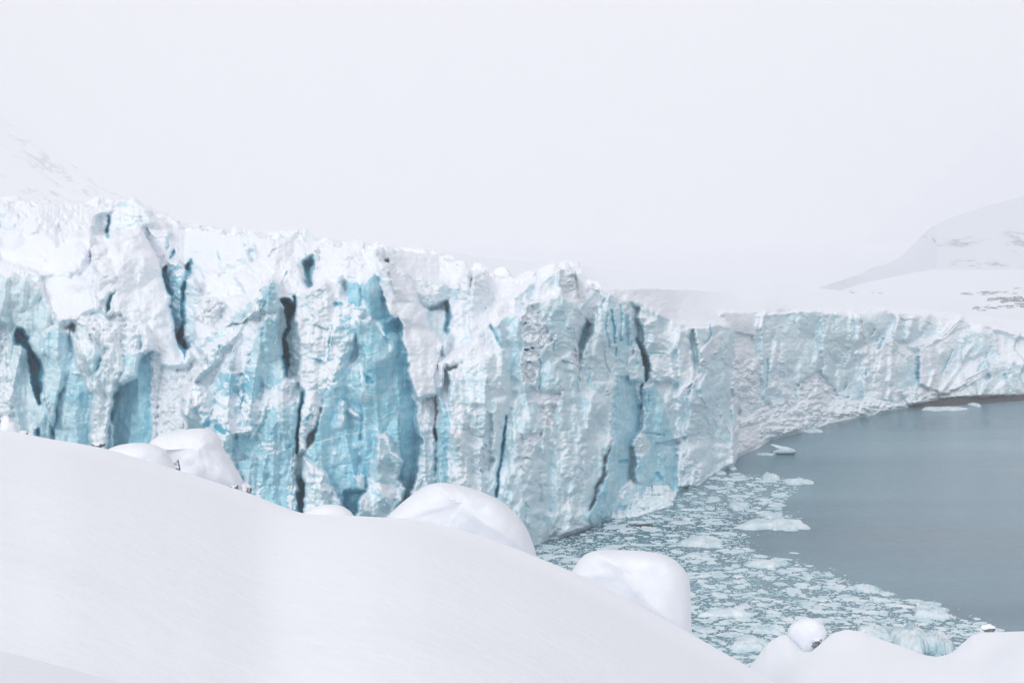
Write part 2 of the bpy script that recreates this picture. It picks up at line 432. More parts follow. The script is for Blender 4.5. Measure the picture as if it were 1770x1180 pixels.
fc('C 115,500 130,310 150,300 180,400 160,470', 9, 0, 0, 1.0, -1, edge=0, part=CRV, label='upper right blue slot of the forked crevasse')
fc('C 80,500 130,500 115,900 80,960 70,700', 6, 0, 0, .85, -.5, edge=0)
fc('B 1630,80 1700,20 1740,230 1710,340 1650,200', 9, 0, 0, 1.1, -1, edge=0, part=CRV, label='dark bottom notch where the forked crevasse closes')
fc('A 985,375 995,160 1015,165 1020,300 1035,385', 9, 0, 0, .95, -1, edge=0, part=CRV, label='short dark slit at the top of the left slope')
fc('A 910,1060 920,950 1010,900 1045,880 1020,1050 975,1070', 2.5, 0, .02, .35, .3, ru=.7, edge=0)
fc('A 1052,870 1028,1040 975,1075 1005,985', 8, 0, 0, .9, -1, edge=0)
fc('C 415,300 420,215 437,300', 7, 0, 0, .8, -1, edge=0)
# ---- patchy blue slab
fc('C 920,490 955,540 980,680 970,900 1000,1100 1010,1180 D 780,100 800,210 870,230 905,320 880,500 862,720 870,900 880,1300 200,1300 190,570 70,500 60,350 140,250 C 280,1180 330,1120 560,990 740,800 760,680 830,570', -5, .012, .028, .5, .60, ch=1.2, ru=.5, part=SER, label='tall pointed slab of blue ice plastered with wind blown snow patches')
fc('D 150,250 370,20 C 740,820 830,840 780,1000 D 510,100 480,190 340,160 290,230 250,300', -5.2, -.01, .05, .4, .88, ch=.6, ru=.5)
fc('C 920,490 955,540 980,680 970,770 910,820 800,780 770,700 830,570', -5.8, .02, .01, .62, .0, ch=.3, bd=.5, edge=.3)
fc('C 840,830 960,830 975,950 1000,1100 1000,1180 D 780,100 790,220 700,290 640,300 600,200 500,170 C 730,1160 790,960', -5.4, .02, .012, .62, .08, ch=.5, edge=.2)
fc('D 340,160 500,190 640,200 640,300 560,390 480,390 400,280 290,310 250,300 290,230', -5, 0, .02, .72, .22, keep=True)
fc('D 240,490 270,470 250,570 190,565', 0, blue=.9, snow=-.3, keep=True)
fc('D 270,550 330,545 400,600 340,610', 0, blue=.95, snow=-.3, keep=True)
fc('D 410,620 520,620 600,560 700,400 760,420 750,560 800,640 850,740 830,860 850,1000 870,1160 870,1300 520,1300 450,880 390,740', -4.2, .012, .012, .64, .06, ch=.5, fl=.9, soft=3, edge=.3)
fc('D 580,700 690,640 760,720 700,750', 0, snow=.65, keep=True)
fc('D 800,960 860,940 860,1160 800,1120', 0, snow=.6, dirt=.2, keep=True)
fc('D 540,960 620,920 620,1080 530,1040', 0, snow=.55, keep=True)
st('D 680,320 600,560 540,640', 4, -1.6, .3, .9)
st('D 430,0 400,130 370,180', 2.4, 1.2, .7, 0)
st('D 300,380 250,520', 3, .8, .7, .1)
fc('D 780,240 870,230 860,360 780,420 740,560 720,420', -5, 0, .02, .35, .55, dirt=.35, ru=.8)
fc('D 780,400 850,380 885,450 870,640 850,740 780,620 750,520', -6.2, .03, .01, .62, .02, ch=.3, part=SER, label='slim rounded blue pinnacle beside the long thin crack')
# ---- deep central crevasse
fc('C 970,740 1050,800 1060,960 1010,1100 990,1000 965,900', 3, -.05, .01, .35, .2, dirt=.1, ch=.8, edge=0)
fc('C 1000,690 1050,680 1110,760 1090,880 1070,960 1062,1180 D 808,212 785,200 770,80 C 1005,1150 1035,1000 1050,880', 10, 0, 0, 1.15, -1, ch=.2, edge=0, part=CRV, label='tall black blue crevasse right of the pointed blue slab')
fc('C 1110,750 1180,900 1170,1180 D 885,0 885,200 830,220 808,205 C 1062,1180 1070,960 1090,880', 1.5, -.04, .02, .3, .12, dirt=.2, ru=1.2, ch=1.0, part=SER, label='grey pitted wall on the right side of the tall dark crevasse')
fc('C 1000,530 1160,500 1160,600 1120,690 1050,680 990,660', .5, 0, .05, .3, .8, ch=.6)
fc('C 1100,660 1130,660 1115,760 1090,740', 8, 0, 0, .95, -1, edge=0)
fc('C 1110,300 1350,180 1340,380 1290,560 1230,590 1180,420', 3, 0, .04, .2, .5, dirt=.2, fl=2.0)
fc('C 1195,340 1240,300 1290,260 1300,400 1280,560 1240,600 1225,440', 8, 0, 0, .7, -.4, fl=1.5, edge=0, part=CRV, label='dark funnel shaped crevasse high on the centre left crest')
fc('C 1085,420 1025,530 1000,525 1050,430', 4, 0, 0, .5, .1, edge=0)
fc('C 1530,400 1600,500 1600,640 1560,560', 2, 0, .02, .3, .4, ru=.7)
# ---- big white and blue centre slab
fc('C 1110,760 1250,600 1400,520 1560,560 1600,700 1770,760 D 1230,120 1130,220 1030,440 1000,560 920,640 930,740 870,740 905,320 880,225 890,0', -5, .01, .032, .45, .82, ch=.9, ru=.4, bd=.9, part=SER, label='wide snow plastered slab right of the tall dark crevasse')
st('C 1470,910 1450,1050 1435,1180 D 1080,80', 2.2, 2.0, .85, -.3)
fc('D 980,80 1060,85 1020,112', 0, blue=.9, snow=-.3, keep=True)
fc('C 1470,700 1600,705 1590,745 1480,745', 1, 0, 0, .8, -.2, edge=0)
fc('C 1560,820 1770,800 D 1310,180 1200,140 1130,180 C 1560,1180 1480,1000', 0, snow=.45, blue=.6, keep=True, soft=8)
fc('D 1000,460 960,500 920,540 905,525 955,480', 0, blue=.9, snow=-.2, keep=True)
fc('E 55,400 160,410 185,480 180,650 60,620 40,540', -2.5, .02, .008, .72, -.2, bd=.8, ch=.15, ru=0, part=SER, label='small square blue face below the central snow cap')
fc('E 140,780 260,760 340,860 420,940 470,1080 490,1180 F 392,0 412,300 422,540 440,740 460,900 300,1000 130,1000 145,560 140,250 175,100 150,0', -1.2, .035, .012, .68, -.05, bd=1.0, ch=.4, ru=.1, fl=.5, part=SER, label='vivid blue banded wall in the middle of the bright blue bay')
fc('E 340,780 545,740 570,880 600,1060 615,1180 F 500,160 550,420 570,640 560,760 530,860 510,960 480,1200 430,1200 440,760 430,540 412,300 400,140 392,0 E 490,1180 460,1010 400,900', 1.8, .045, .01, .76, -.3, bd=1.1, ch=.25, ru=0, part=SER, label='deepest blue banded strip along the right edge of the bright blue bay')
fc('E 290,330 340,360 400,500 420,640 470,750 330,780 270,700 220,580 215,450 250,370', -1, .06, .01, .78, -.3, bd=1.1, ch=.2, ru=0, part=SER, label='pointed blue tongue of ice under the central snow cap')
fc('E 335,775 545,745 555,880 400,890', 2.6, .02, -.03, .9, -.5, dirt=.12, bd=.8, ch=.3, edge=0)
fc('D 1130,200 1200,150 1310,60 1320,450 1320,640 1300,800 1340,1000 1320,1300 1180,1300 1060,880 1000,840 930,760 1000,580 1050,400', -3.2, .03, .012, .68, .04, ch=.5, bd=.5, part=SER, label='smooth sky blue wall above the white pointed spike')
fc('D 1140,480 1165,400 1195,380 1222,400 1215,500 1180,570 1130,570', -5.5, 0, .02, .45, .35, ch=.3)
fc('D 1220,420 1300,460 1310,500 1240,470', -5, 0, .04, .4, .5)
st('F 140,330 148,450 138,590', 2.6, 2.4, .9, -.3)
st('E 185,440 180,520 212,570', 3, 2.5, .8, -.2)
fc('F 160,90 220,140 235,190 190,170', 2, 0, 0, .95, -.4, edge=0)
st('F 425,420 420,540 440,720', 2.6, 1.6, .9, -.3)
st('D 912,310 882,500 862,735', 4.0, 6, 1.0, -1)
fc('D 925,880 932,1000 905,1300 868,1300 880,960', 6, 0, 0, .95, -1, edge=0, part=CRV, label='blue cleft left of the white pointed spike')
fc('D 918,765 1000,830 1080,900 1170,1100 1200,1300 915,1300 915,1000', -8, -.02, .02, .45, .5, ch=.9, part=SER, label='white pointed spike of ice standing low in front of the blue bay')
fc('F 0,960 140,960 130,1200 40,1200', 3, 0, 0, .95, -.6, edge=0)
fc('F 250,560 340,550 370,590 380,690 450,740 430,870 480,960 420,1060 340,1200 110,1200 130,1020 180,950 210,750 245,740', -7, .01, .022, .52, .28, ch=1.0, part=SER, label='pale blue stepped block low in front of the blue bay')
fc('F 210,890 330,880 440,960 430,1030 350,1030', 0, snow=.8, keep=True)
fc('F 100,870 180,850 170,960 100,950', -6, 0, .02, .5, .25)
# ---- white ramp right of the blue bay
fc('E 310,90 430,260 540,480 700,600 800,820 900,1000 950,1100 F 720,200 700,280 690,450 570,450 545,330 500,180 E 615,1180 570,900 545,745 460,740 410,520 340,350', -2.5, .03, .06, .1, .93, ch=.35, ru=.35, fl=.3, part=SER, label='long smooth white ramp right of the blue bay')
fc('E 400,200 640,350 600,470 430,260', 1, 0, .05, .2, .75, bd=1.5)
fc('E 640,350 1000,440 1010,560 940,680 780,680 700,560', 4, 0, .05, .12, .62, dirt=.4, bd=1.6, ru=.6)
fc('E 800,650 1000,560 1025,690 1010,850 970,1000 900,960 830,840 780,740', 6, -.02, .02, .35, .1, dirt=.15, ch=.8, edge=0, part=SER, label='grey blue shell shaped hollow above the white gully')
fc('E 990,560 1028,650 1012,870 960,910 950,760', 9, 0, 0, .7, -.5, edge=0)
fc('F 500,200 560,300 700,260 690,430 700,600 600,620 560,430', 1, .02, .05, .15, .82, dirt=.25, ru=1.0, fl=1.2)
fc('F 555,540 600,620 570,630', 7, 0, 0, .9, -.5, edge=0)
fc('F 670,500 700,500 700,600 690,880 660,880 680,640', 6, 0, 0, .6, .1, dirt=.7, edge=0)
fc('F 590,630 680,640 690,890 640,1200 500,1200 530,850 560,740', -2, .02, .025, .4, .42, ch=1.1, ru=.7, dirt=.2, part=SER, label='knobbly ice block at the foot of the white ramp')
fc('E 1080,470 1130,320 1200,300 1200,960 1100,1020 980,1080 1010,850 1030,700', -.5, -.02, .045, .15, .85, ch=.4, part=SER, label='smooth white pillar left of the ribbed snow knob')
fc('E 1000,440 1090,470 1060,600 1020,640', 4, 0, .02, .5, .2, bd=1)
fc('E 1230,330 1330,310 1400,480 1420,600 1370,700 1270,860 1200,960 1180,660', -2, .03, .035, .22, .66, bd=2.2, ch=.4, part=SER, label='ribbed rounded snow knob on the crest left of the tallest tower')
fc('E 1420,600 1650,560 1700,700 1500,1100 F 900,60 750,60 720,240 E 900,1180 1200,980 1380,710', -4.5, -.01, .06, .12, .93, ch=.4, ru=.4, fl=.3, part=SER, label='white snow ramp left of the tallest tower')
fc('E 1360,780 1390,830 1500,730 1600,700 1700,760 1690,1000 1600,1180 F 1210,200 1130,200 1050,100 E 1510,1030 1420,870', -6, .01, .015, .42, .15, ch=.8, part=SER, label='grey blue face with a hooked snow edge left of the tallest tower')
st('E 1370,820 1430,900 1500,1030', 5, 2.5, .65, -.2)
fc('F 885,30 900,60 885,185 845,190 870,130', 6, 0, 0, .75, -.5, edge=0)
fc('F 760,60 880,50 870,120 830,200 790,170', -1.5, 0, .03, .45, .35)
fc('F 1030,60 1060,130 1040,140 1020,70', 5, 0, 0, .7, -.3, edge=0)
fc('F 720,260 780,330 820,480 880,700 900,1200 700,1200 700,600 712,330', -3, .0, .02, .35, .55, dirt=.15, ru=.8)
fc('F 720,270 770,360 800,500 800,600 820,700 870,740 895,1200 700,1200 700,600 710,330', -5, .0, .012, .66, -.1, bd=.7, ch=.3, part=SER, label='slender sky blue spire at the foot of the cliff right of the ramp')
st('F 830,490 812,560 818,640', 5, 5, .8, -.3)
fc('P 775,640 905,590 920,960 775,960', -6, 0, .015, .32, .3, ch=.6)
fc('F 780,330 1040,340 1100,450 1110,560 1060,1200 905,1200 870,720 830,600 800,420', -6, .01, .02, .28, .42, dirt=.25, ru=.8, ch=.9, part=SER, label='crumbly grey and white face between the blue spire and the thin pillar')
fc('F 1000,400 1090,400 1100,560 1050,640 950,600', -6.6, 0, .01, .35, .08, keep=True)
fc('F 1010,640 1060,640 1050,820 1000,830', 0, dirt=.6, snow=.7, keep=True)
fc('F 1050,600 1065,640 1050,645', 4, 0, 0, .8, 0, edge=0)
fc('F 1030,800 1040,830 1015,830', 4, 0, 0, .8, 0, edge=0)
fc('F 1130,300 1250,240 1235,400 1200,420 1165,760 1135,1000 1120,1200 1060,1200 1110,560 1100,380', -7.5, .03, .008, .3, .02, fl=1.3, ch=.4, part=SER, label='thin smooth grey pillar left of the narrow vertical crack')
st('F 1200,420 1180,560 1155,760 1130,1000', 4, 5, 1.0, -1)
# ---- the tallest tower
fc('P 900,545 940,500 960,470 980,457 998,464 1005,500 1013,525 1005,560 992,600 1003,640 1012,600 1025,560 1040,505 1052,510 1076,560 1077,620 1062,680 1055,760 1040,820 1018,880 1022,950 900,960 868,960 866,890 880,790 885,720 896,660 880,640 895,600', -8, .004, .014, .36, .1, dirt=.08, ch=.9, ru=.3, fl=.4, part=SER, label='tallest and nearest tower of pale ice standing in the water')
fc('G 190,420 330,165 430,120 470,330 420,400 300,420', -5.5, -.05, .03, .15, .7, dirt=.1, ch=.5)
fc('G 470,330 500,95 550,100 630,135 665,290 710,440 640,460 560,420', -7, .01, .02, .25, .62, dirt=.12, bd=2.6, ru=.6)
fc('G 560,140 625,140 640,270 560,270', 0, snow=.35, dirt=.4, keep=True)
fc('G 430,400 560,430 700,450 700,560 560,560 580,900 420,1000 330,620', -8.2, .01, .01, .45, .08, bd=1.2, ch=.4, edge=.2, soft=4)
fc('G 570,560 690,550 700,640 650,760 620,900 580,860', -6.5, .05, .01, .32, .1, dirt=.2, fl=.9)
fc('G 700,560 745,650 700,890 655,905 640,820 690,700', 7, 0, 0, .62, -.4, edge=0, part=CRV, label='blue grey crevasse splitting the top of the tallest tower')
fc('G 710,450 830,350 840,440 800,500 760,640 710,560', 1, 0, .03, .15, .6, dirt=.3, ru=.9)
fc('G 770,270 840,270 850,320 770,300', 2, 0, .05, .2, .4, dirt=.2)
fc('G 590,870 640,860 670,980 700,990 640,1180 600,1000', -7, 0, .02, .2, .75, dirt=.6, ru=1.0)
st('G 655,960 660,1050 655,1180 H 470,0 468,110', 2.8, 3.0, .7, .0)
st('G 745,1050 740,1180 H 543,10 540,50', 2, 1.6, .7, .1)
st('G 290,900 290,1180 H 210,0 212,90', 2.4, 2.2, .8, .0)
st('G 415,760 415,900', 2, 1.6, .8, .0)
fc('G 150,440 280,480 300,560 330,640 420,780 300,900 250,1180 130,1180 130,650', -8.6, 0, .025, .2, .78, dirt=.12, ru=1.8, ch=.6)
for q in ('150,885 178,885', '165,1000 200,1000', '145,638 180,642', '210,870 225,870'): st('G ' + q, 3.5, 4, .95, -.6)
fc('G 0,640 130,640 130,900 40,1100 0,1180', -7, 0, .01, .42, .08, ch=.5)
fc('H 140,60 210,95 360,100 340,200 200,190 150,170', -9, 0, .07, .2, .98, ch=.3, ru=.8)
fc('H 210,200 330,190 300,350 220,340', -8.5, 0, .03, .3, .72, dirt=.5, ru=1.8)
fc('H 80,400 240,360 150,540 80,520', -8.5, 0, .03, .3, .78, ru=1.2)
fc('H 330,470 430,450 440,600 350,540', 0, snow=.5, ru=.9, keep=True)
fc('H 340,350 380,350 390,390 340,390', 0, snow=.8, keep=True)
fc('H 130,930 200,900 330,940 320,1080 130,1160', -9, 0, .02, .38, .1, ch=.8)
st('H 120,860 110,1000', 3, 2.5, .7, 0)
st('H 560,860 620,740 690,480 700,260', 5, -1.2, .2, .5)
for q in ('462,690 475,690', '278,905 284,912', '130,880 134,900'): st('H ' + q, 2.2, 2, .8, -.4)
# ---- column group right of the tower
fc('G 830,480 900,330 1000,380 1040,460 1100,560 1120,800 1100,1180 780,1180 740,880 770,620', -6, .01, .014, .38, .15, ch=.6, bd=.4, part=SER, label='smooth ice column face with fine vertical blue cracks')
fc('G 900,490 1000,520 1100,560 1115,800 1090,1180 1030,1180 980,940 920,800', -5.6, .03, .008, .52, .02, ch=.35, bd=.4)
st('G 910,560 905,700 935,850', 2.6, 2.2, .8, -.3)
st('G 950,520 968,640 985,820', 4, 3.5, .95, -.6)
st('G 1035,470 1045,560 1040,800', 3, 2.5, .85, -.3)
st('G 1095,560 1110,830', 6, 4.5, .92, -.6)
st('G 990,870 994,940', 2.6, 2.5, .9, -.5)
st('G 870,420 860,500', 3, 2.5, .7, -.1)
st('G 810,510 820,600', 2.6, 1.5, .6, .1)
st('G 1130,850 1150,800', 3, 2, .85, 0)
fc('H 715,0 840,0 900,220 900,400 840,440 860,700 830,860 760,1100 560,1100 545,920 640,720 690,460 705,200', -2.6, .075, .01, .66, -.1, ch=.5, fl=.6, part=SER, label='blue side wall of the tallest tower above the ice debris')
st('H 760,585 800,580', 7, 2.5, .9, -.3)
st('H 815,0 820,50', 6, 1.5, .9, -.2)
fc('H 840,700 880,780 H 850,880 700,870 760,760', -3.2, 0, .02, .45, .35)
fc('G 1130,460 1200,480 1220,650 1240,820 1300,1040 1290,1120 1260,1170 1258,1080 1230,950 1190,780 1165,650', 5, 0, 0, .6, -.1, ru=.8, edge=0, part=CRV, label='long curving dark crevasse right of the finely cracked column')
st('G 1185,780 1230,900 1280,1040 1265,1165', 6, 6, 1.1, -1)
st('H 935,10 908,60 897,215', 3.5, 4, .95, -.8)
fc('G 1130,450 1190,480 1215,620 1170,640', 3.5, 0, .03, .3, .25, ru=1.4, ch=1)
fc('G 1150,860 1210,880 1250,1000 1258,1180 1100,1180 1110,1000', -3.4, .03, .02, .5, .4, ch=.8)
fc('G 1210,560 1370,600 1380,740 1500,900 1560,1180 1310,1180 1300,1040 1245,820', -3.5, .0, .02, .4, .5, bd=1.3, ch=.7, part=SER, label='snow streaked ice shoulder right of the long curving crevasse')
st('G 1280,905 1440,925', 2.4, 1.2, .7, .1)
fc('H 920,80 990,40 1080,250 1130,450 1180,640 1215,740 1190,1000 880,1000 850,440 900,380 930,240', -2, .035, .01, .66, 0, ch=.55, bd=.7, part=SER, label='blue triangular wall behind the ice debris')
st('H 930,385 1060,400', 2.4, 1.8, .9, -.2)
st('H 952,110 945,240', 2.4, 1.8, .85, -.2)
st('H 1000,450 1110,470', 2.2, 1.2, .85, -.1)
st('H 1010,660 1040,700', 7, 1.6, .95, -.2)
fc('H 905,355 960,450 970,520 850,540 838,450', -4, 0, .02, .36, .3, ch=.8, part=SER, label='small pale spike in front of the blue triangular wall')
fc('H 1160,540 1230,560 1298,620 1330,1000 1200,1000 1215,740 1180,640', -3.6, .02, .03, .3, .7, dirt=.2, ru=1.2)
# ---- right part of the front
fc('I 0,300 100,300 130,560 60,700 50,1250 0,1250', -2, .0, .02, .3, .45, bd=.4, part=SER, label='pale snow dusted column between the blue wall and the spoon shaped ledge')
fc('I 80,310 110,330 135,470 110,560 80,420', 1, 0, .01, .42, .05)
fc('I 100,300 240,280 320,300 330,600 350,1070 280,1250 40,1250 60,720 130,560', -3, .02, .02, .36, .25, ch=.8, fl=.6, part=SER, label='grey pitted ice face with a spoon shaped snow ledge')
fc('I 200,370 260,340 240,450 180,520 140,500 150,430', -5, .02, .03, .3, .62, bd=1)
st('I 262,340 245,440 185,515 145,510', 4, -2, .2, .9)
st('I 110,560 100,640 50,665', 4, -2, .2, .9)
st('I 205,280 205,345 165,400', 3, 2.5, .85, -.3)
fc('I 262,400 330,450 330,850 310,1020 200,960 140,650 180,540', -2.4, .05, .012, .45, 0, ch=1.1)
fc('I 340,330 450,350 490,480 340,500', .5, 0, .09, .1, 1.0, ch=.3, ru=.6)
fc('I 250,200 480,210 480,340 330,330', 1, 0, .12, .12, .9, dirt=.1, bd=.5)
fc('I 340,500 500,480 490,700 520,770 380,830 340,700', -2, .0, .03, .22, .68, dirt=.2, ru=1.6, ch=1)
fc('I 505,208 600,205 860,200 870,300 860,560 720,640 700,740 600,780 520,740 500,480', -3, .0, .012, .36, .0, ch=.6, fl=1.0, part=SER, label='flat vertical grey blue cliff face right of centre')
fc('I 560,360 650,400 660,600 720,760 600,780 560,600', -3.4, 0, .012, .3, .42, fl=1.4, ch=.6)
st('I 546,490 538,655', 2.6, 3, .95, -.8)
fc('I 860,210 1080,200 1145,340 1100,700 1050,740 950,700 870,560 870,300', -3.2, .01, .014, .34, .1, ch=.8, fl=.8, part=SER, label='rough blue grey cliff face with a jagged snowy top')
st('I 945,210 955,300', 3, 1.5, .6, .1)
fc('I 1060,430 1130,420 1120,560 1070,620', 0, snow=.6, keep=True)
fc('I 370,840 520,780 740,740 730,640 860,570 950,700 1145,740 1145,900 950,900 740,980 500,1060 370,1100', -3.5, .0, .06, .25, .84, ru=2.0, ch=1.0, part=SER, label='white collapsed snow apron at the waterline right of centre')
st('I 715,640 760,655', 3, 2, .7, 0)
fc('I 360,900 500,880 500,1010 380,1080', -4, .0, .06, .15, .95, ru=.8)
fc('I 780,830 860,840 840,890 780,890', 0, snow=.15, keep=True)
fc('I 950,780 1100,790 1145,810 1100,850 950,850', 0, snow=.25, dirt=.2, keep=True)
st('I 1018,630 1010,668', 2.2, 2.5, .8, -.5)
fc('K 160,440 340,430 430,450 380,560 280,640 230,700 210,560', -2.5, .0, .014, .36, .1, ch=.8)
fc('K 440,450 690,460 640,560 560,650 430,640', -2, .01, .02, .32, .2, fl=.8)
fc('K 210,700 330,640 430,640 600,760 590,950 460,1060 200,1060', -2.6, .0, .03, .28, .6, ch=.8, fl=1.0, part=SER, label='pale slabs with short dark nicks at the right of the front')
fc('K 440,860 520,780 590,880 600,950 500,1000 440,1000', -3, 0, .01, .38, .05, ch=.5)
st('K 290,568 265,608', 3, 3, .8, -.5); st('K 352,632 320,700', 3.6, 3, .8, -.5); st('K 328,600 300,655', 2.4, 2, .8, -.3)
st('K 230,850 230,890', 2.4, 3, .8, -.5); st('K 82,770 86,800', 2, 2, .8, -.3); st('K 430,720 420,760', 2.4, 1.5, .6, 0)
fc('K 600,700 960,540 1080,740 900,980 740,1040 600,960', -3, .02, .05, .22, .68, ch=.5, fl=.8, part=SER, label='slanting snow and ice ribs above the dark rocky shore')
fc('K 950,560 1030,560 1160,570 1100,720 900,800 900,660', -2, .02, .02, .38, .08, ch=.5)
fc('K 1100,560 1500,700 1500,820 1180,780', .5, .0, .08, .12, .95, ch=.2, edge=.1, soft=9)
fc('K 1080,780 1200,790 1300,860 1500,900 1500,1100 1000,1100 1100,900', -3, .02, .03, .34, .25, ch=.5, part=SER, label='rounded pale ice bulge at the far right waterline')
fc('K 450,1000 620,950 740,1000 760,1060 600,1120 560,1120', -4, 0, .05, .2, .55, dirt=.5, ru=1.6)
st('K 900,480 800,590 700,650 560,690', 7, -2.4, .15, .95); st('K 470,450 430,640', 5, -1.4, .2, .8); st('K 570,490 520,640', 6, -1.6, .2, .9)
st('K 960,700 860,880 760,1010', 6, -1.8, .2, .85); st('K 1080,860 900,960 780,1030', 7, -2.2, .15, .95)
st('K 720,860 670,980', 5, -1.5, .2, .8); st('K 170,450 240,640 250,800', 5, -1.8, .2, .8)
st('K 602,760 594,860 603,950', 3.4, 5, .8, -.8); st('K 840,705 800,800 768,885', 3, 3, .75, -.3)
st('K 1070,760 1040,830', 3, 2, .6, 0); st('K 1205,880 1245,990', 3, 2.5, .6, 0)
fc('K -20,1080 200,1060 330,1060 540,1110 560,1170 -20,1240', -5, 0, .08, .3, .62, ru=2.0, ch=1.2)
#@END
BLUE *= 1 - .12 * sstep(1215, 1275, X) - .15 * sstep(260, 200, X)
# soften the coarse relief a little, then add broken-ice detail
def blur(A, n=1):
    for _ in range(n):
        A = (np.roll(A, 1, 0) + np.roll(A, -1, 0) + 2 * A) / 4 if False else np.concatenate([A[:1], (A[:-2] + 2 * A[1:-1] + A[2:]) / 4, A[-1:]], 0)
        A = np.concatenate([A[:, :1], (A[:, :-2] + 2 * A[:, 1:-1] + A[:, 2:]) / 4, A[:, -1:]], 1)
    return A
D = blur(D, 2)
DC = D.copy()
s1, e1 = facets(X / 30 + fbm(X / 30, Y / 30, 2, 5) * .5, Y / 62 + fbm(X / 30, Y / 30, 2, 6) * .5, 1)
s2, e2 = facets(X / 11 + fbm(X / 14, Y / 14, 2, 7) * .5, Y / 19 + fbm(X / 14, Y / 14, 2, 9) * .5, 2)
s3, e3 = facets(X / 4.6, Y / 6.4, 3)
sm = blur(np.clip(SNOW, 0, 1), 3)
cov = 1 - .62 * sstep(.55, .95, sm)                       # snow fills the hollows it covers
s4, _ = facets((X + fbm(X / 50, Y / 50, 2, 91) * 20) / 52, (Y + fbm(X / 50, Y / 50, 2, 92) * 20) / 40, 6)
D += aw * sstep(1200, 1000, X) * s4 * 5.0
s5, _ = facets((X + fbm(X / 80, Y / 80, 2, 93) * 30) / 84, (Y + X * .25) / 150, 14)
D += (1 - aw) * cov * s5 * 9.0
D += T_CH * cov * (s1 * 3.9 + s2 * 1.2 + s3 * .15)
D += T_RU * (fbm(X / 18, Y / 15, 3, 21, .5, True) * -.9 + fbm(X / 9, Y / 7, 2, 31) * .3)
lean = X + (Y - 700) * .12 * np.sin(X / 170.0)
nf = fbm(lean / 46, Y / 260, 2, 44, .45) ; nf2 = fbm(lean / 19, Y / 120, 2, 47, .45)
D += cov * (1 - aw * .9) * (np.abs(nf) * 6.5 + np.abs(nf2) * 1.3 - 2.0) * (1 - .45 * sstep(1230, 1350, X)) * np.clip(.35 + T_CH * .5, 0, 1)
D += T_FL * fbm(X / 11, Y / 70 + X / 200, 3, 41, .5) * .65
D += T_BD * (fbm(X / 42, Y / 5.2 + fbm(X / 40, Y / 60, 2, 3) * 4, 3, 51, .6) * .26)
D += fbm(X / 60, Y / 60, 3, 61) * 1.4 + fbm(X / 4, Y / 4, 2, 65) * .05
top = sstep(34, 4, Y - yt[None, :]) * sstep(1150, 1250, X) + sstep(12, 2, Y - yt[None, :])
top = np.clip(top, 0, 1)
SNOW = SNOW + .8 * top; BLUE = BLUE * (1 - top); DIRT = DIRT * (1 - top)
fade = sstep(0, 34, yw[None, :] - Y); fade2 = sstep(-2, 7, yw[None, :] - Y)
jb = np.clip(((yw - 22 - yt) / (yb - yt) * (NR - 1)).astype(int), 0, NR - 1)
Db = DC[jb, np.arange(NC)]
kb = np.exp(-np.linspace(-2, 2, 31) ** 2); kb /= kb.sum()
Db = np.convolve(np.pad(Db, 15, mode='edge'), kb, 'valid')
wb = sstep(900, 930, xs); Db = Db * wb + (-5.0) * (1 - wb)
kb = np.exp(-np.linspace(-2, 2, 241) ** 2); kb /= kb.sum()
Dbs = np.convolve(np.pad(Db, 120, mode='edge'), kb, 'valid')
wv = sstep(.6, .2, (yw[None, :] - Y) / (yw - yt)[None, :])
Dsh = Db[None, :] * wv + Dbs[None, :] * (1 - wv)
DC = DC - Dsh; D = D - Dsh
wr_ = sstep(.62, .25, (yw[None, :] - Y) / (yw - yt)[None, :])
R = (Rw[None, :] * wr_ + Rws[None, :] * (1 - wr_)) + (DC * (.35 + .65 * fade) + (D - DC) * (fade2 * (1 - .8 * top))) * (SCL ** .8)
R = np.maximum(R, 120)
px, py, pz = at(X, Y, R)
P = np.stack([px, py, pz], -1)
N = grid_normals(P)
Vf = P.reshape(-1, 3); Nf = N.reshape(-1, 3)
FQ = grid_faces(NR, NC)
fid = PID[:-1, :-1].reshape(-1)
glacier = tag(bpy.data.objects.new('glacier', None), 'jagged blue and white glacier front rising from the dark fjord water', 'glacier')
glacier.location = (0, 0, 0); COL.objects.link(glacier)
attrs_all = {'blue': BLUE.ravel(), 'snow': SNOW.ravel(), 'dirt': DIRT.ravel(), 'flute': T_FL.ravel(), 'band': T_BD.ravel()}
used = {}
for pid, (nm, lb) in enumerate(PARTS):
    q = FQ[fid == pid]
    if len(q) < 12: continue
    idx, inv = np.unique(q.ravel(), return_inverse=True)
    me = np_mesh(nm, Vf[idx], inv.reshape(-1, 4), M_ICE, Nf[idx], {k: v[idx] for k, v in attrs_all.items()})
    o = new_obj(nm, me, glacier)
    if lb: o['label'] = lb

# snow surface of the glacier running back into the fog from the top row of the front
YAS = np.array([(-40, 338), (100, 346), (240, 352), (300, 382), (400, 396), (600, 416), (800, 438), (1000, 456), (1200, 472), (1350, 484), (1450, 496), (1600, 499), (1700, 488), (1830, 462)], float)
NK = 90
sx = xs
ras = np.interp(sx, YAS[:, 0], YAS[:, 1])
y0 = Y[0]; R0 = R[0]
kq = np.exp(-np.linspace(-2, 2, 81) ** 2); kq /= kq.sum()
y0s = np.convolve(np.pad(y0, 40, mode='edge'), kq, 'valid'); R0s = np.convolve(np.pad(R0, 40, mode='edge'), kq, 'valid')
kk = np.linspace(0, 1, NK)[:, None]
g = (1500 / R0s)[None, :] ** (kk ** 1.25)
Rs = R0s[None, :] * g + (R0 - R0s)[None, :] * np.exp(-kk * 28)
e = 1 - g ** -1.25
Ys = y0s[None, :] + (np.minimum(ras, y0s - 2) - y0s)[None, :] * e + (y0 - y0s)[None, :] * np.exp(-kk * 28)
Xs = np.repeat(sx[None, :], NK, 0)
ax, ay, _ = rays(Xs, Ys)
wx, wy = ax * Rs, ay * Rs
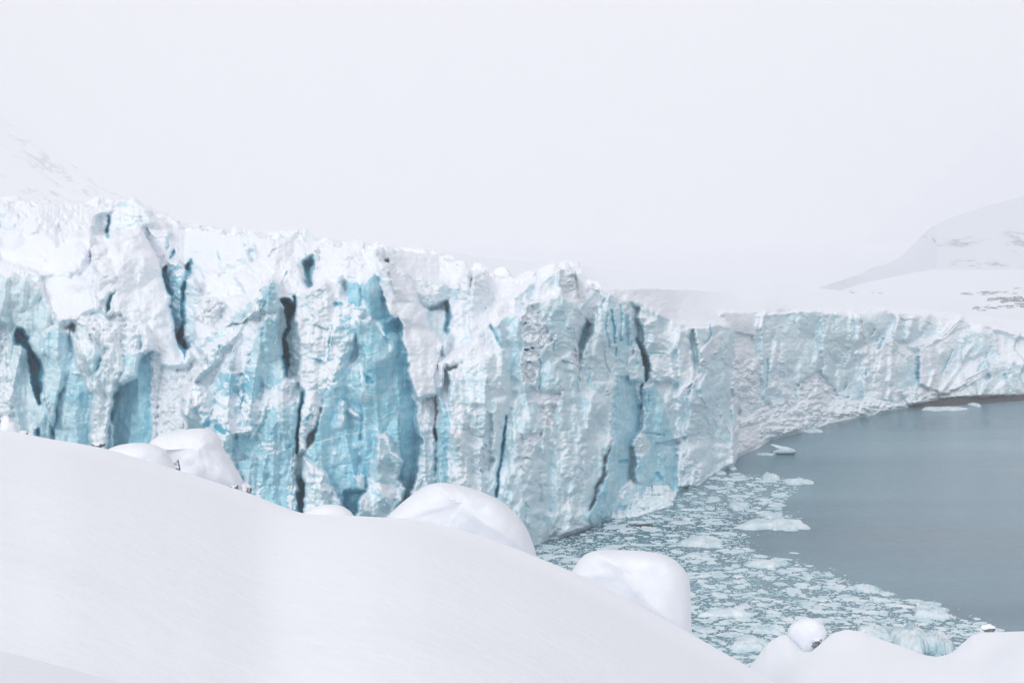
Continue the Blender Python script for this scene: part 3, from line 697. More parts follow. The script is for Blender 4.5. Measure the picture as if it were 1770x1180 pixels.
fadein = sstep(0, .12, kk)
Ys += fadein * (fbm(wx / 60, wy / 26, 4, 90, .55) * 3.0 + fbm(wx / 18, wy / 7, 3, 95, ridged=True) * 1.2) * (300 / Rs) * (1 + 1.5 * sstep(1150, 900, Xs))
px, py, pz = at(Xs, Ys, Rs)
PS = np.stack([px, py, pz], -1)
FS = grid_faces(NK, NC)[:, ::-1]
NS = -grid_normals(PS)
new_obj('snow_surface', np_mesh('snow_surface', PS.reshape(-1, 3), FS, M_FIELD, NS.reshape(-1, 3)), glacier)

# broken towers along the crest, in front of the fog
def serac(x, ytop, w, h, dR, seed, blue=.2, snow=.75, tilt=0):
    j = int(np.clip(np.searchsorted(xs, x), 0, NC - 1)); Rr_ = float(R[0, j]) + dR
    me = rock_mesh('serac', seed, 1, 1, 1, M_ICE, 5)
    n_ = len(me.vertices)
    for an, av in (('blue', blue), ('snow', snow), ('dirt', .1), ('flute', .2), ('band', .6)):
        a = me.attributes.new(an, 'FLOAT', 'POINT'); a.data.foreach_set('value', np.full(n_, av, np.float32))
    o = new_obj('serac', me, glacier); s_ = Rr_ / F
    o.location = [float(v) for v in at(x, ytop + h * .5, Rr_)]; o.scale = (w * s_ * .62, w * s_ * .6, h * s_ * .62); o.rotation_euler = (0, tilt, seed * 1.3)
    return o
for q_, a_ in enumerate(((-5, 346, 50, 40, 6), (38, 352, 34, 34, 3), (72, 345, 40, 50, 9), (128, 352, 46, 40, 7), (170, 348, 34, 50, 4), (207, 346, 44, 54, 3), (238, 350, 46, 60, 6), (268, 372, 28, 42, 3), (296, 380, 36, 50, 2),
                         (338, 390, 40, 40, 5), (372, 396, 36, 44, 3), (412, 396, 38, 50, 5), (448, 404, 36, 46, 2), (480, 402, 30, 56, 4), (506, 396, 30, 60, 2), (535, 402, 30, 54, 3), (572, 412, 40, 46, 4), (612, 416, 40, 50, 3),
                         (650, 420, 34, 56, 2), (690, 428, 36, 46, 5), (735, 440, 44, 36, 6), (790, 450, 36, 44, 4), (830, 452, 32, 60, 1), (870, 466, 40, 40, 4), (912, 468, 36, 44, 3), (945, 462, 34, 50, 2), (976, 454, 30, 54, 1), (1026, 486, 32, 34, 2), (1095, 506, 34, 26, 3))):
    serac(*a_, seed=200 + q_, snow=.55 + .35 * ((q_ * 7) % 5) / 4, tilt=((q_ * 13) % 7 - 3) * .05)
rb = random.Random(77)
for q_ in range(46):
    x_ = -20 + q_ * 25.5 + rb.uniform(-10, 10); h_ = rb.uniform(14, 34)
    serac(x_, float(np.interp(x_, YT[:, 0], YT[:, 1])) - rb.uniform(1, 7), h_ * rb.uniform(.7, 1.6), h_, rb.uniform(25, 120), 300 + q_, .1, rb.uniform(.8, 1.05), rb.uniform(-.2, .2))

# ------------------------------------------------------------------ polar height fields (hills)
def terrain(name, line, Rr, c_near, c_far, mat, r0, r1, x0, x1, nx=400, nr=120, wob=.0, wscale=4., seed=5, smoothw=0, Rline=None, zmin=-2, log=True):
    L = np.array(line, float)
    x = np.linspace(x0, x1, nx)
    yl = np.interp(x, L[:, 0], L[:, 1])
    if smoothw:
        k = np.exp(-np.linspace(-2, 2, 2 * smoothw + 1) ** 2); k /= k.sum()
        yl = np.convolve(np.pad(yl, smoothw, mode='edge'), k, 'valid')
    a, b, c = rays(x, yl)
    km = max(int(nx * 62 / (x1 - x0)), 3)
    cm = np.min(np.lib.stride_tricks.sliding_window_view(np.pad(c, km, mode='edge'), 2 * km + 1), 1)
    kk_ = np.exp(-np.linspace(-2, 2, 2 * km + 1) ** 2); kk_ /= kk_.sum()
    cm = np.convolve(np.pad(cm, km, mode='edge'), kk_, 'valid')
    Rr = np.interp(x, *zip(*Rline)) if Rline else np.full(nx, float(Rr))
    t = np.linspace(0, 1, nr)[:, None]
    rad = r0 * (r1 / r0) ** t if log else r0 + (r1 - r0) * t
    rad = rad * np.ones((1, nx))
    dd = rad - Rr[None, :]
    hx, hy = a[None, :] * rad, b[None, :] * rad
    w = fbm(hx / wscale, hy / wscale, 4, seed, .45) * wob * (.15 + np.minimum(np.abs(dd) / Rr[None, :] * 2.2, 1.2))
    cc = np.where(dd < 0, c_near, c_far)
    wr = np.exp(-(dd / (.09 * Rr[None, :])) ** 2)
    cs = c[None, :] * wr + cm[None, :] * (1 - wr)
    z = H + cs * rad - cc * dd ** 2 + np.where(np.abs(dd) > 0, -np.abs(w) * .0 + w, 0) * (np.abs(dd) > Rr[None, :] * .02)
    z = np.maximum(z, zmin)
    PP = np.stack([hx, hy, z], -1)
    n = -grid_normals(PP)
    n = np.where(n[..., 2:] < 0, -n, n)
    me = np_mesh(name, PP.reshape(-1, 3), grid_faces(nr, nx)[:, ::-1], mat, n.reshape(-1, 3))
    return tag(new_obj(name, me), kind='structure')

MAIN = [(-2800, 560), (-1500, 620), (-600, 690), (-200, 722), (-60, 737), (0, 744), (32, 747), (84, 758), (130, 765), (183, 775), (240, 792), (305, 811), (370, 832), (428, 851), (475, 870), (522, 887), (570, 890), (614, 891), (704, 896),
        (788, 912), (850, 932), (923, 960), (988, 987), (1090, 1037), (1195, 1095), (1265, 1135), (1341, 1180), (1420, 1232), (1600, 1345), (1900, 1480), (3700, 1900)]
terrain('snow_slope', MAIN, 16, .0065, .028, M_SNOW, 1.0, 62, -2600, 3600, 1500, 220, wob=.07, wscale=5.5, smoothw=6)
NEAR = [(-2700, 780), (-1200, 900), (-300, 1030), (-60, 1084), (0, 1098), (150, 1131), (340, 1182), (500, 1235), (800, 1330), (1900, 1600)]
terrain('snow_drift', NEAR, 6.0, .02, .10, M_SNOW, 1.0, 11, -2500, 1500, 520, 120, wob=.03, wscale=3, smoothw=10, seed=8)
BANK = [(900, 1300), (1150, 1300), (1230, 1235), (1280, 1172), (1300, 1147), (1325, 1112), (1345, 1099), (1362, 1096), (1374, 1108), (1388, 1124), (1402, 1125), (1420, 1108), (1440, 1093), (1465, 1087), (1490, 1091), (1520, 1103),
        (1560, 1117), (1595, 1131), (1620, 1135), (1645, 1128), (1665, 1110), (1680, 1097), (1700, 1092), (1770, 1091), (1900, 1088), (3200, 1060)]
terrain('snow_bank', BANK, 34, .006, .05, M_SNOW, 14, 70, 1000, 3000, 1300, 200, wob=.25, wscale=9, smoothw=5, seed=12)
HILL = [(-300, 30), (-100, 130), (0, 190), (60, 230), (120, 275), (180, 315), (250, 350), (330, 385), (420, 405), (560, 425)]
terrain('hillside', HILL, 4600, .00016, .0005, M_HILL, 2500, 5400, -300, 560, 220, 120, wob=70, wscale=460, seed=31, zmin=-5)
MNT = [(1300, 540), (1400, 502), (1430, 492), (1480, 476), (1530, 458), (1560, 442), (1580, 420), (1610, 392), (1650, 374), (1700, 358), (1770, 338), (1900, 300)]
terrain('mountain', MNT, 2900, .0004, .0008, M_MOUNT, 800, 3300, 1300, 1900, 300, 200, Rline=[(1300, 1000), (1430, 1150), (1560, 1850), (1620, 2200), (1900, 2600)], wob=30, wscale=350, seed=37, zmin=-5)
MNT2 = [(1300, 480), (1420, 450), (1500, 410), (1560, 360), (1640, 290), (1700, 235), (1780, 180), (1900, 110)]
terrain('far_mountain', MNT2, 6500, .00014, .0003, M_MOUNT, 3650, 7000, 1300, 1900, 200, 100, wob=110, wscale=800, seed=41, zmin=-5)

# ------------------------------------------------------------------ water
wm = bpy.data.meshes.new('fjord_water')
wm.from_pydata([(-2600, 30, 0), (2900, 30, 0), (2900, 720, 0), (-2600, 720, 0)], [], [(0, 1, 2, 3)]); wm.materials.append(M_WATER)
tag(new_obj('water', wm), kind='structure')
pm = bpy.data.meshes.new('snow_plain')
pm.from_pydata([(-5500, 560, .6), (5500, 560, .6), (5500, 7200, .6), (-5500, 7200, .6)], [], [(0, 1, 2, 3)]); pm.materials.append(M_FIELD)
tag(new_obj('snow_plain', pm), kind='structure')
gm = bpy.data.meshes.new('seabed')
gm.from_pydata([(-5700, -400, -3), (5700, -400, -3), (5700, 7400, -3), (-5700, 7400, -3)], [], [(0, 1, 2, 3)]); gm.materials.append(M_SHORE)
tag(new_obj('ground', gm), kind='structure')

# ------------------------------------------------------------------ rounded snow mounds (real, solid, inflated shapes)
def mound(name, outline, R, depth, apex=None, p=2.2, mat=M_MOUND, lump=.05, seed=1, ridge=None, nr=26, na=120, parent=None):
    O = np.array(outline, float)
    cx, cy = apex if apex else O.mean(0)
    # closed resample of the outline, smoothed
    Q = np.vstack([O, O[:1]]); L = np.r_[0, np.cumsum(np.hypot(*(np.diff(Q, axis=0).T)))]
    u = np.linspace(0, L[-1], na, endpoint=False)
    ox = np.interp(u, L, Q[:, 0]); oy = np.interp(u, L, Q[:, 1])
    for _ in range(2):
        ox = (np.roll(ox, 1) + 2 * ox + np.roll(ox, -1)) / 4; oy = (np.roll(oy, 1) + 2 * oy + np.roll(oy, -1)) / 4
    V = []; rows = []
    s = R / F
    for side in (-1, 1):
        for k in range(nr + 1):
            if side == 1 and k == 0: continue
            ph = k / nr * math.pi / 2
            r = math.cos(ph) ** (2 / p); dep = math.sin(ph) ** (2 / p)
            if side == -1: rr = math.cos((nr - k) / nr * math.pi / 2) ** (2 / p); dd = math.sin((nr - k) / nr * math.pi / 2) ** (2 / p)
            else: rr, dd = r, dep
            rr = max(rr, .002)
            x = cx + (ox - cx) * rr; y = cy + (oy - cy) * rr
            n = fbm(x / 38 + seed * 9.1, y / 38 + side * 3, 3, seed) * lump * dd
            rad = R + side * depth * dd + n
            if ridge is not None and side == -1:
                d = seg_dist(x, y, np.array(ridge, float), False)
                rad = rad - .16 * depth * np.exp(-d / 14)
            X3 = np.stack(at(x, y, rad), -1); rows.append(X3)
    V = np.concatenate(rows); nrow = len(rows); fs = []
    i = np.arange(nrow - 1)[:, None]; j = np.arange(na)[None, :]; j2 = (j + 1) % na
    fs = np.stack([i * na + j, i * na + j2, (i + 1) * na + j2, (i + 1) * na + j], -1).reshape(-1, 4)
    me = np_mesh(name, V, fs, mat)
    import bmesh
    bm = bmesh.new(); bm.from_mesh(me); bmesh.ops.recalc_face_normals(bm, faces=bm.faces); bm.to_mesh(me); bm.free()
    return new_obj(name, me, parent)

tag(mound('snow_mound', [(-2, 760), (0, 735), (3, 724), (9, 718), (15, 719), (20, 727), (27, 730), (32, 740), (36, 760)], 22, .14, lump=.02, seed=2), 'small white lump of snow on the slope at the far left edge', 'snow mound')
tag(mound('snow_mound', [(175, 790), (186, 776), (204, 769), (228, 765), (250, 765), (270, 769), (287, 778), (296, 790), (302, 804), (310, 830), (250, 840), (190, 815)], 21, .5, (245, 800), seed=3), 'low snow hummock just left of the dark crevice', 'snow mound')
bigm = tag(mound('snow_mound', [(250, 780), (258, 765), (270, 755), (286, 749), (310, 744), (335, 740), (352, 740), (368, 744), (378, 752), (384, 766), (387, 778), (396, 788), (403, 801), (413, 817), (422, 834), (428, 862), (370, 870), (300, 850), (290, 800), (278, 775)],
          24, .9, (345, 775), p=2.4, lump=.12, seed=5), 'broad snow covered boulder right of the dark crevice, bare rock at its foot', 'snow mound')
tag(mound('snow_mound', [(515, 900), (524, 886), (540, 877), (556, 872), (575, 871), (592, 874), (606, 883), (618, 900), (600, 920), (530, 920)], 22, .35, (566, 890), seed=7, lump=.01), 'small smooth snow dome on the ridge below the blue bay', 'snow mound')
m4 = tag(mound('snow_mound', [(660, 902), (675, 886), (695, 868), (720, 848), (742, 836), (765, 833), (800, 839), (840, 852), (870, 868), (895, 890), (912, 915), (922, 940), (930, 968), (900, 1000), (800, 980), (700, 940)],
          25, 1.1, (800, 868), p=2.5, lump=.10, seed=9, ridge=[(760, 840), (790, 870), (830, 900), (880, 930)]), 'large snow covered boulder on the ridge left of the water', 'snow mound')
m5 = tag(mound('snow_mound', [(978, 1000), (990, 984), (1000, 968), (1014, 955), (1036, 950), (1070, 950), (1105, 951), (1140, 955), (1168, 967), (1185, 985), (1193, 1008), (1194, 1040), (1195, 1075), (1197, 1120), (1150, 1140), (1050, 1070)],
          23, .95, (1105, 985), p=2.5, lump=.05, seed=11, ridge=[(1030, 955), (1070, 980), (1100, 1020), (1150, 1070)]), 'tall block shaped snow mound in front of the floating brash ice', 'snow mound')
m6 = tag(mound('snow_mound', [(1361, 1098), (1362, 1086), (1370, 1076), (1384, 1069), (1400, 1067), (1415, 1071), (1425, 1081), (1430, 1093), (1427, 1104), (1416, 1118), (1402, 1130), (1388, 1132), (1376, 1118), (1366, 1106)],
          33.5, .42, (1396, 1088), p=2.3, lump=.08, seed=13), 'round snow capped boulder perched on the right hand snow bank', 'snow mound')

def put_rock(name, x, y, R, w, h, d, seed, label, mat=M_ROCK, parent=None, cat='rock'):
    s = R / F
    o = new_obj(name, rock_mesh(name, seed, w * s / 2, d, h * s / 2, mat))
    o.location = [float(v) for v in at(x, y, R)]
    if parent:
        o.parent = parent
    else: tag(o, label, cat)
    return o
put_rock('rock', 169, 769, 17.5, 26, 14, .12, 4, 'small grey rock poking out of the snow slope at left')
put_rock('rock', 1707, 1085, 36.5, 26, 16, .18, 6, 'small dark rock on the snow bank at the lower right')
o = put_rock('exposed_rock', 304, 806, 22.5, 17, 34, .25, 8, None, parent=bigm)
o = put_rock('exposed_rock', 418, 848, 23.6, 34, 28, .30, 9, None, parent=bigm)
o = put_rock('exposed_rock', 405, 840, 23.5, 26, 18, .28, 10, None, parent=bigm)
for q_, (x_, y_, w_, h_) in enumerate(((718, 893, 30, 16), (742, 890, 26, 12), (762, 887, 20, 8), (734, 899, 34, 12))):
    put_rock('exposed_rock', x_, y_, 24.35, w_, h_, .18, 40 + q_, None, parent=m4)
o = put_rock('exposed_rock', 1412, 1108, 33.25, 30, 26, .26, 14, None, parent=m6)
put_rock('rock', 38, 750, 24, 18, 14, .12, 15, 'tiny dark rock beside the white lump at the far left edge')

# ------------------------------------------------------------------ floating ice
rnd = random.Random(11)
BR = np.array([(880, 962), (926, 945), (1021, 914), (1048, 900), (1161, 860), (1212, 840), (1240, 819), (1290, 820), (1335, 822), (1352, 827), (1404, 832), (1392, 838), (1378, 845), (1384, 851), (1366, 858), (1358, 868), (1338, 876), (1352, 888), (1390, 896), (1300, 915), (1286, 922), (1292, 944),
               (1325, 962), (1372, 968), (1400, 980), (1440, 992), (1478, 1010), (1520, 1016), (1560, 1032), (1590, 1040), (1622, 1052), (1660, 1068), (1700, 1078), (1730, 1090), (1790, 1120), (1850, 1160), (1850, 1260), (1000, 1260), (860, 1100)], float)
def in_brash(x, y):
    k = 4.5 if rnd.random() < .12 else 1
    return bool(inside(np.array([x + rnd.uniform(-6, 6) * k]), np.array([y + rnd.uniform(-2.5, 2.5) * k]), BR)[0])

def slab(cx, cy, r, h, n, V, Fc, flat=1.0):
    """one small piece of brash ice: irregular top, sloping skirt"""
    base = len(V); ang0 = rnd.gauss(0, .55); st_ = rnd.uniform(1.0, 1.9); ca, sa = math.cos(ang0), math.sin(ang0)
    ring = []
    for k in range(n):
        a = k / n * 6.283; q = r * rnd.uniform(.72, 1.15)
        u, v = math.cos(a) * q * st_, math.sin(a) * q / st_ ** .7
        ring.append((u * ca - v * sa, u * sa + v * ca))
    for (u, v) in ring: V.append((cx + u, cy + v, -.05))
    for (u, v) in ring: V.append((cx + u * .86, cy + v * .86, h * rnd.uniform(.6, 1.0)))
    V.append((cx, cy, h * rnd.uniform(.9, 1.5)))
    for k in range(n):
        k2 = (k + 1) % n
        Fc.append((base + k, base + k2, base + n + k2, base + n + k))
        Fc.append((base + n + k, base + n + k2, base + 2 * n))
V, Fc = [], []
cnt = 0
while cnt < 26000:
    # even spread over the picture of the water, so near and far ice are equally dense
    x = rnd.uniform(860, 1800); y = rnd.uniform(815, 1200)
    if y > 1000 + (x - 1000) * .47 + 40 and x < 1340: continue
    if not in_brash(x, y): continue
    dn = float(fbm(np.array([x / 55]), np.array([y / 20]), 3, 71)[0])
    if rnd.random() > .78 + dn * 1.2: continue
    R_ = float(water_R(x, y)); a, b, _ = rays(x, y)
    r = min(.074 * (1 - rnd.random()) ** -.55, 1.1) * rnd.uniform(.8, 1.1) * (R_ / 210)
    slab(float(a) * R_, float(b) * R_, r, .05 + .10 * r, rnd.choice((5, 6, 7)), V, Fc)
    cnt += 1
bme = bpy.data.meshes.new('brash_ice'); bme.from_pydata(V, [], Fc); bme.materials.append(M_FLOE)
tag(new_obj('brash_ice', bme), 'dense field of small broken ice pieces floating on the fjord', 'brash ice', kind='stuff')

def floe_mesh(name, seed, hgt, flat, rings=9, na=30):
    """unit floe: plateau with broken edge and hummocks"""
    r_ = random.Random(seed)
    a = np.linspace(0, 2 * math.pi, na, endpoint=False)
    out = 1 + fbm(np.cos(a) * 1.3 + seed, np.sin(a) * 1.3, 3, seed, .6) * .75
    rr = np.array([1.0, .97, .9, .8, .66, .5, .34, .18, .03])
    zz = np.array([-.25, .25, .62, .85, .95, 1, 1.05, 1.08, 1.1])
    rows = []
    for q, z in zip(rr, zz):
        x = np.cos(a) * out * q; y = np.sin(a) * out * q
        hh = z * hgt
        if z > 0: hh = hh * (1 + fbm(x * 2.4 + seed, y * 2.4, 3, seed + 3, .6) * (1.5 - flat) + (s_tilt := r_.uniform(-.0, .0)))
        rows.append(np.stack([x, y, hh * np.ones(na)], -1))
    Vv = np.concatenate(rows); i = np.arange(rings - 1)[:, None]; j = np.arange(na)[None, :]; j2 = (j + 1) % na
    fs = np.stack([i * na + j, i * na + j2, (i + 1) * na + j2, (i + 1) * na + j], -1).reshape(-1, 4)
    return np_mesh(name, Vv, fs, M_FLOE)
protos = [floe_mesh('ice_floe', 100 + k, .10 + .03 * (k % 3), .3 + .2 * (k % 3)) for k in range(8)]
def place_floe(me, x, y, wpx, dpx, hpx, rot=None, name='ice_floe'):
    """x,y: middle of the waterline in the photo; size in photo pixels"""
    R_ = float(water_R(x, y)); a, b, _ = rays(x, y)
    o = new_obj(name, me)
    o.location = (float(a) * R_, float(b) * R_, 0)
    s = R_ / F
    sx_ = wpx * s / 2; sy_ = dpx * (R_ * R_ / (H * F)) / 2
    o.scale = (sx_, sy_, hpx * s / .14)
    o.rotation_euler = (0, 0, rnd.uniform(-.5, .5) if rot is None else rot)
    return o
n = 0
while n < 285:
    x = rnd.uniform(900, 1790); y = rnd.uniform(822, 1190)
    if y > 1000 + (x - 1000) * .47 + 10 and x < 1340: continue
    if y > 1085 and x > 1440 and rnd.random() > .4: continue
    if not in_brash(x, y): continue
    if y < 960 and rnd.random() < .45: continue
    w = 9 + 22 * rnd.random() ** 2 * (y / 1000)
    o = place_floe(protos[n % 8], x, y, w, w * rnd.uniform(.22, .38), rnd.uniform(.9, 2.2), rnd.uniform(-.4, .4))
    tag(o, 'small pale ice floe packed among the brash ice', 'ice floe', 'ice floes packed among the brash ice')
    n += 1

def berg(outline, yw_, Rx, thick, label, name='ice_floe', cat='ice floe', lump=.3, seed=1):
    """a floe with the photographed outline, solid, sitting in the water"""
    O = np.array(outline, float); cx = (O[:, 0].min() + O[:, 0].max()) / 2
    if name == 'iceberg':
        o = mound(name, outline, float(water_R(cx, yw_)), thick, mat=M_FLOE, p=3.2, lump=lump, seed=seed, nr=14, na=90)
        return tag(o, label, cat)
    w_ = O[:, 0].max() - O[:, 0].min(); h_ = max(O[:, 1].max() - O[:, 1].min(), 4)
    me = floe_mesh('ice_floe', 300 + seed, .14, .68 if lump > .4 else .75, na=70)
    o = place_floe(me, cx, O[:, 1].max() - h_ * .33, w_ * .97, h_ * .66, h_ * .42, 0.0)
    return tag(o, label, cat)
berg([(1284, 914), (1286, 908), (1300, 903), (1316, 896), (1330, 894), (1352, 896), (1380, 898), (1392, 894), (1397, 898), (1393, 905), (1384, 914), (1384, 917), (1340, 918), (1300, 918)], 915, 0, 3.5, 'long flat white floe pointing into open water beyond the brash edge', seed=3)
berg([(1322, 889), (1326, 886), (1340, 884), (1352, 884), (1355, 890), (1353, 897), (1340, 898), (1324, 896)], 895, 0, 2.0, 'small pale blue block just behind the long flat white floe', seed=4)
berg([(1182, 940), (1184, 931), (1198, 927), (1225, 925), (1248, 926), (1254, 934), (1252, 943), (1240, 947), (1200, 947), (1186, 945)], 944, 0, 3.2, 'flat topped pale blue floe in the middle of the brash ice', seed=5)
berg([(1360, 834), (1368, 829), (1385, 826), (1395, 828), (1404, 831), (1404, 834), (1390, 837), (1370, 838)], 836, 0, 2.5, 'white floe at the far tip of the brash ice', seed=6)
berg([(1318, 826), (1322, 821), (1330, 820), (1334, 816), (1339, 822), (1346, 827), (1344, 831), (1322, 831)], 829, 0, 2.0, 'little peaked white floe near the far edge of the brash ice', seed=7)
berg([(1330, 768), (1336, 767), (1352, 771), (1362, 772), (1372, 776), (1377, 780), (1372, 784), (1350, 785), (1334, 783), (1338, 778), (1346, 777)], 784, 0, 2.2, 'small curved teal iceberg alone in open water near the cliff', name='iceberg', cat='iceberg', lump=.2, seed=8)
berg([(1310, 784), (1316, 782), (1332, 783), (1340, 785), (1330, 787), (1314, 786)], 785, 0, 1.2, 'thin flat sliver of ice beside the curved teal iceberg', lump=.1, seed=9)
berg([(1262, 879), (1268, 870), (1280, 866), (1292, 872), (1290, 880), (1275, 884)], 881, 0, 2.2, 'lumpy white floe in the brash ice left of the long flat floe', seed=10)
berg([(1210, 1060), (1216, 1053), (1228, 1050), (1250, 1055), (1280, 1058), (1304, 1060), (1300, 1065), (1262, 1068), (1230, 1068)], 1065, 0, 1.8, 'long low snowy floe right of the block shaped snow mound', seed=11)
berg([(1262, 1112), (1266, 1105), (1284, 1102), (1320, 1104), (1345, 1108), (1340, 1122), (1310, 1126), (1280, 1122)], 1120, 0, 2.0, 'light blue floe just left of the right hand snow bank', seed=12)
berg([(1300, 1088), (1310, 1080), (1325, 1077), (1350, 1082), (1358, 1092), (1340, 1097), (1310, 1096)], 1094, 0, 1.6, 'rounded white floe beside the round snow capped boulder', seed=13)
berg([(1474, 1014), (1482, 1009), (1500, 1009), (1518, 1008), (1519, 1013), (1514, 1024), (1496, 1025), (1480, 1021)], 1021, 0, 1.8, 'double white floe on the outer edge of the brash ice', seed=14)
berg([(1582, 1058), (1590, 1050), (1604, 1045), (1618, 1050), (1640, 1062), (1640, 1068), (1610, 1070), (1588, 1066)], 1067, 0, 2.0, 'pale floe on the outer brash edge above the dip in the snow bank', seed=15)
berg([(1542, 1108), (1546, 1088), (1560, 1080), (1585, 1078), (1605, 1082), (1612, 1100), (1608, 1128), (1580, 1130), (1552, 1122)], 1125, 0, 2.6, 'large crumbly white floe in the dip of the right hand snow bank', lump=.3, seed=16)
berg([(1600, 1104), (1606, 1092), (1622, 1088), (1634, 1098), (1642, 1112), (1634, 1124), (1612, 1130)], 1124, 0, 2.0, 'light blue block of ice at the bottom of the snow bank dip', lump=.3, seed=17)
berg([(1478, 1084), (1484, 1080), (1510, 1079), (1540, 1084), (1545, 1096), (1530, 1104), (1500, 1096)], 1098, 0, 2.2, 'wide pale floe showing just above the right hand snow bank', seed=18)
berg([(1584, 1041), (1592, 1039), (1606, 1040), (1624, 1046), (1600, 1048)], 1047, 0, 1.5, 'tiny flat floe at the pointed outer edge of the brash', seed=19)
berg([(1130, 1000), (1560, 1000)][:0] or [(1290, 978), (1300, 973), (1330, 966), (1346, 968), (1362, 971), (1350, 977), (1320, 981), (1296, 981)], 979, 0, 2.0, 'streamlined white floe near the inner corner of open water', seed=20)

# debris heap at the cliff foot
heap = bpy.data.objects.new('ice_debris', None)
hb, hv, hf = None, [], []
import bmesh
def heap_mesh():
    NXh, NYh = 150, 60
    x = np.linspace(1044, 1200, NXh); top = np.interp(x, [1044, 1060, 1080, 1095, 1102, 1118, 1126, 1140, 1147, 1156, 1164, 1180, 1200], [897, 888, 878, 862, 850, 842, 846, 842, 838, 846, 852, 858, 862])
    bot = np.interp(x, [1044, 1060, 1100, 1130, 1160, 1180, 1196, 1200], [897, 897, 893, 884, 876, 869, 862, 862])
    top = top - 5 + fbm(x / 6, x * 0, 3, 5) * 9; top = np.minimum(top, bot - .5)
    t = np.linspace(0, 1, NYh)[:, None]
    Yh = bot[None] + (top - bot)[None] * t; Xh = x[None] + 0 * t
    Rf = water_R(x, bot)
    back = water_R(x, np.interp(x, YW[:, 0], YW[:, 1])) + 1.5
    Rh = Rf[None] + (np.maximum(back - Rf, 2))[None] * t ** .8
    s_, e_ = facets(Xh / 11, Yh / 8, 8); s2_, _ = facets(Xh / 4.6, Yh / 3.8, 9)
    Rh = Rh + (s_ * 3.0 + s2_ * 1.3 + fbm(Xh / 6, Yh / 6, 2, 4, .5, True) * .6) * np.minimum(t * 6, 1)
    PP = np.stack(at(Xh, Yh, Rh), -1)
    PP[0, :, 2] = -.2
    return np_mesh('ice_debris', PP.reshape(-1, 3), grid_faces(NYh, NXh)[:, ::-1], M_DEB, smooth=False)
tag(new_obj('ice_debris', heap_mesh()), 'heap of pale blue ice debris at the foot of the blue triangular wall', 'ice debris')

# dark wood-like streak floating in the brash
put_rock('driftwood', 1108, 908, float(water_R(1108, 908)), 52, 6, .8, 21, 'dark thin streak of dirty floating ice in front of the debris heap', M_SHORE, cat='dirty ice')

# dark rocky shore under the far right end
def shore_mesh():
    x = np.linspace(1570, 1830, 220); yb_ = np.interp(x, [1570, 1582, 1640, 1700, 1770, 1830], [704, 706, 702, 698, 692, 691]) + fbm(x / 14, x * 0, 3, 3) * 1.2
    yt_ = np.interp(x, YW[:, 0], YW[:, 1]) - 4 + fbm(x / 10, x * 0 + 3, 3, 9) * 1.5
    t = np.linspace(0, 1, 16)[:, None]
    yb_ = np.maximum(yb_, yt_ + 3)
    Yh = yb_[None] + (yt_ - yb_)[None] * t; Xh = x[None] + 0 * t
    Rf = water_R(x, yb_); Rb = water_R(x, yt_ + 4) - 1
    Rh = Rf[None] + np.maximum(Rb - Rf, 3)[None] * t + fbm(Xh / 4, Yh * 1.5, 3, 6, .6, True) * 2 * t
    PP = np.stack(at(Xh, Yh, Rh), -1); PP[0, :, 2] = -.3
    return np_mesh('shore', PP.reshape(-1, 3), grid_faces(16, 220)[:, ::-1], M_SHORE)
tag(new_obj('shore', shore_mesh()), kind='structure')
berg([(1590, 709), (1600, 705), (1625, 704), (1660, 702), (1668, 704), (1650, 707), (1610, 710)], 708, 0, 3, 'thin white floe along the dark rocky shore at far right', lump=.3, seed=31)
berg([(1676, 701), (1684, 697), (1692, 696), (1694, 700), (1686, 703)], 702, 0, 2, 'tiny pale blue floe off the dark rocky shore at far right', lump=.2, seed=32)
berg([(1384, 748), (1392, 744), (1410, 741), (1424, 740), (1420, 743), (1400, 747)], 746, 0, 2, 'thin white floe hugging the white snow apron', lump=.2, seed=33)
berg([(1236, 818), (1242, 814), (1252, 813), (1256, 816), (1248, 820)], 818, 0, 1.6, 'small white floe at the cliff foot where the brash ice ends', lump=.2, seed=34)
berg([(1256, 812), (1262, 806), (1270, 804), (1272, 807), (1266, 812)], 811, 0, 1.4, 'small tilted shard of ice against the cliff foot', lump=.2, seed=35)

# moraine boulders on the snow right of the glacier
mor = [rock_mesh('boulder', 60 + k, 1, 1, .6, M_SCREE, 2) for k in range(6)]
def field_point(x, y):
    """point of the snow surface seen at photo pixel x,y"""
    j = int(np.clip(np.searchsorted(sx, x), 0, NC - 1)); col = Ys[:, j]
    k = int(np.argmin(np.abs(col - y))); return PS[k, j], Rs[k, j]
spots = []
rnd2 = random.Random(5)
for (cx, cy, wx_, wy_, nn, s0) in ((1685, 506, 50, 3, 26, 5), (1740, 495, 40, 4, 18, 5), (1700, 531, 30, 4, 14, 5), (1745, 518, 40, 5, 34, 6), (1770, 528, 25, 5, 18, 6), (1600, 504, 60, 4, 18, 3), (1540, 505, 60, 3, 14, 3), (1480, 503, 14, 1.5, 5, 4), (1765, 485, 30, 4, 16, 5)):
    for _ in range(int(nn * 1.6)): spots.append((cx + rnd2.gauss(0, .5) * wx_, cy + rnd2.gauss(0, .5) * wy_, s0 * rnd2.uniform(.5, 1.4)))
for i, (x, y, s_) in enumerate(spots):
    p_, R_ = field_point(x, y)
    o = new_obj('boulder', mor[i % 6]); o.location = [float(v) for v in p_]
    q = float(s_ * R_ / F); o.scale = (q * 1.1, q * 1.2, q * .6); o.rotation_euler = (0, 0, rnd2.uniform(0, 6))
    tag(o, 'dark boulder half buried in snow on the slope above the glacier', 'boulder', 'dark boulders strewn on the far right snow slope')

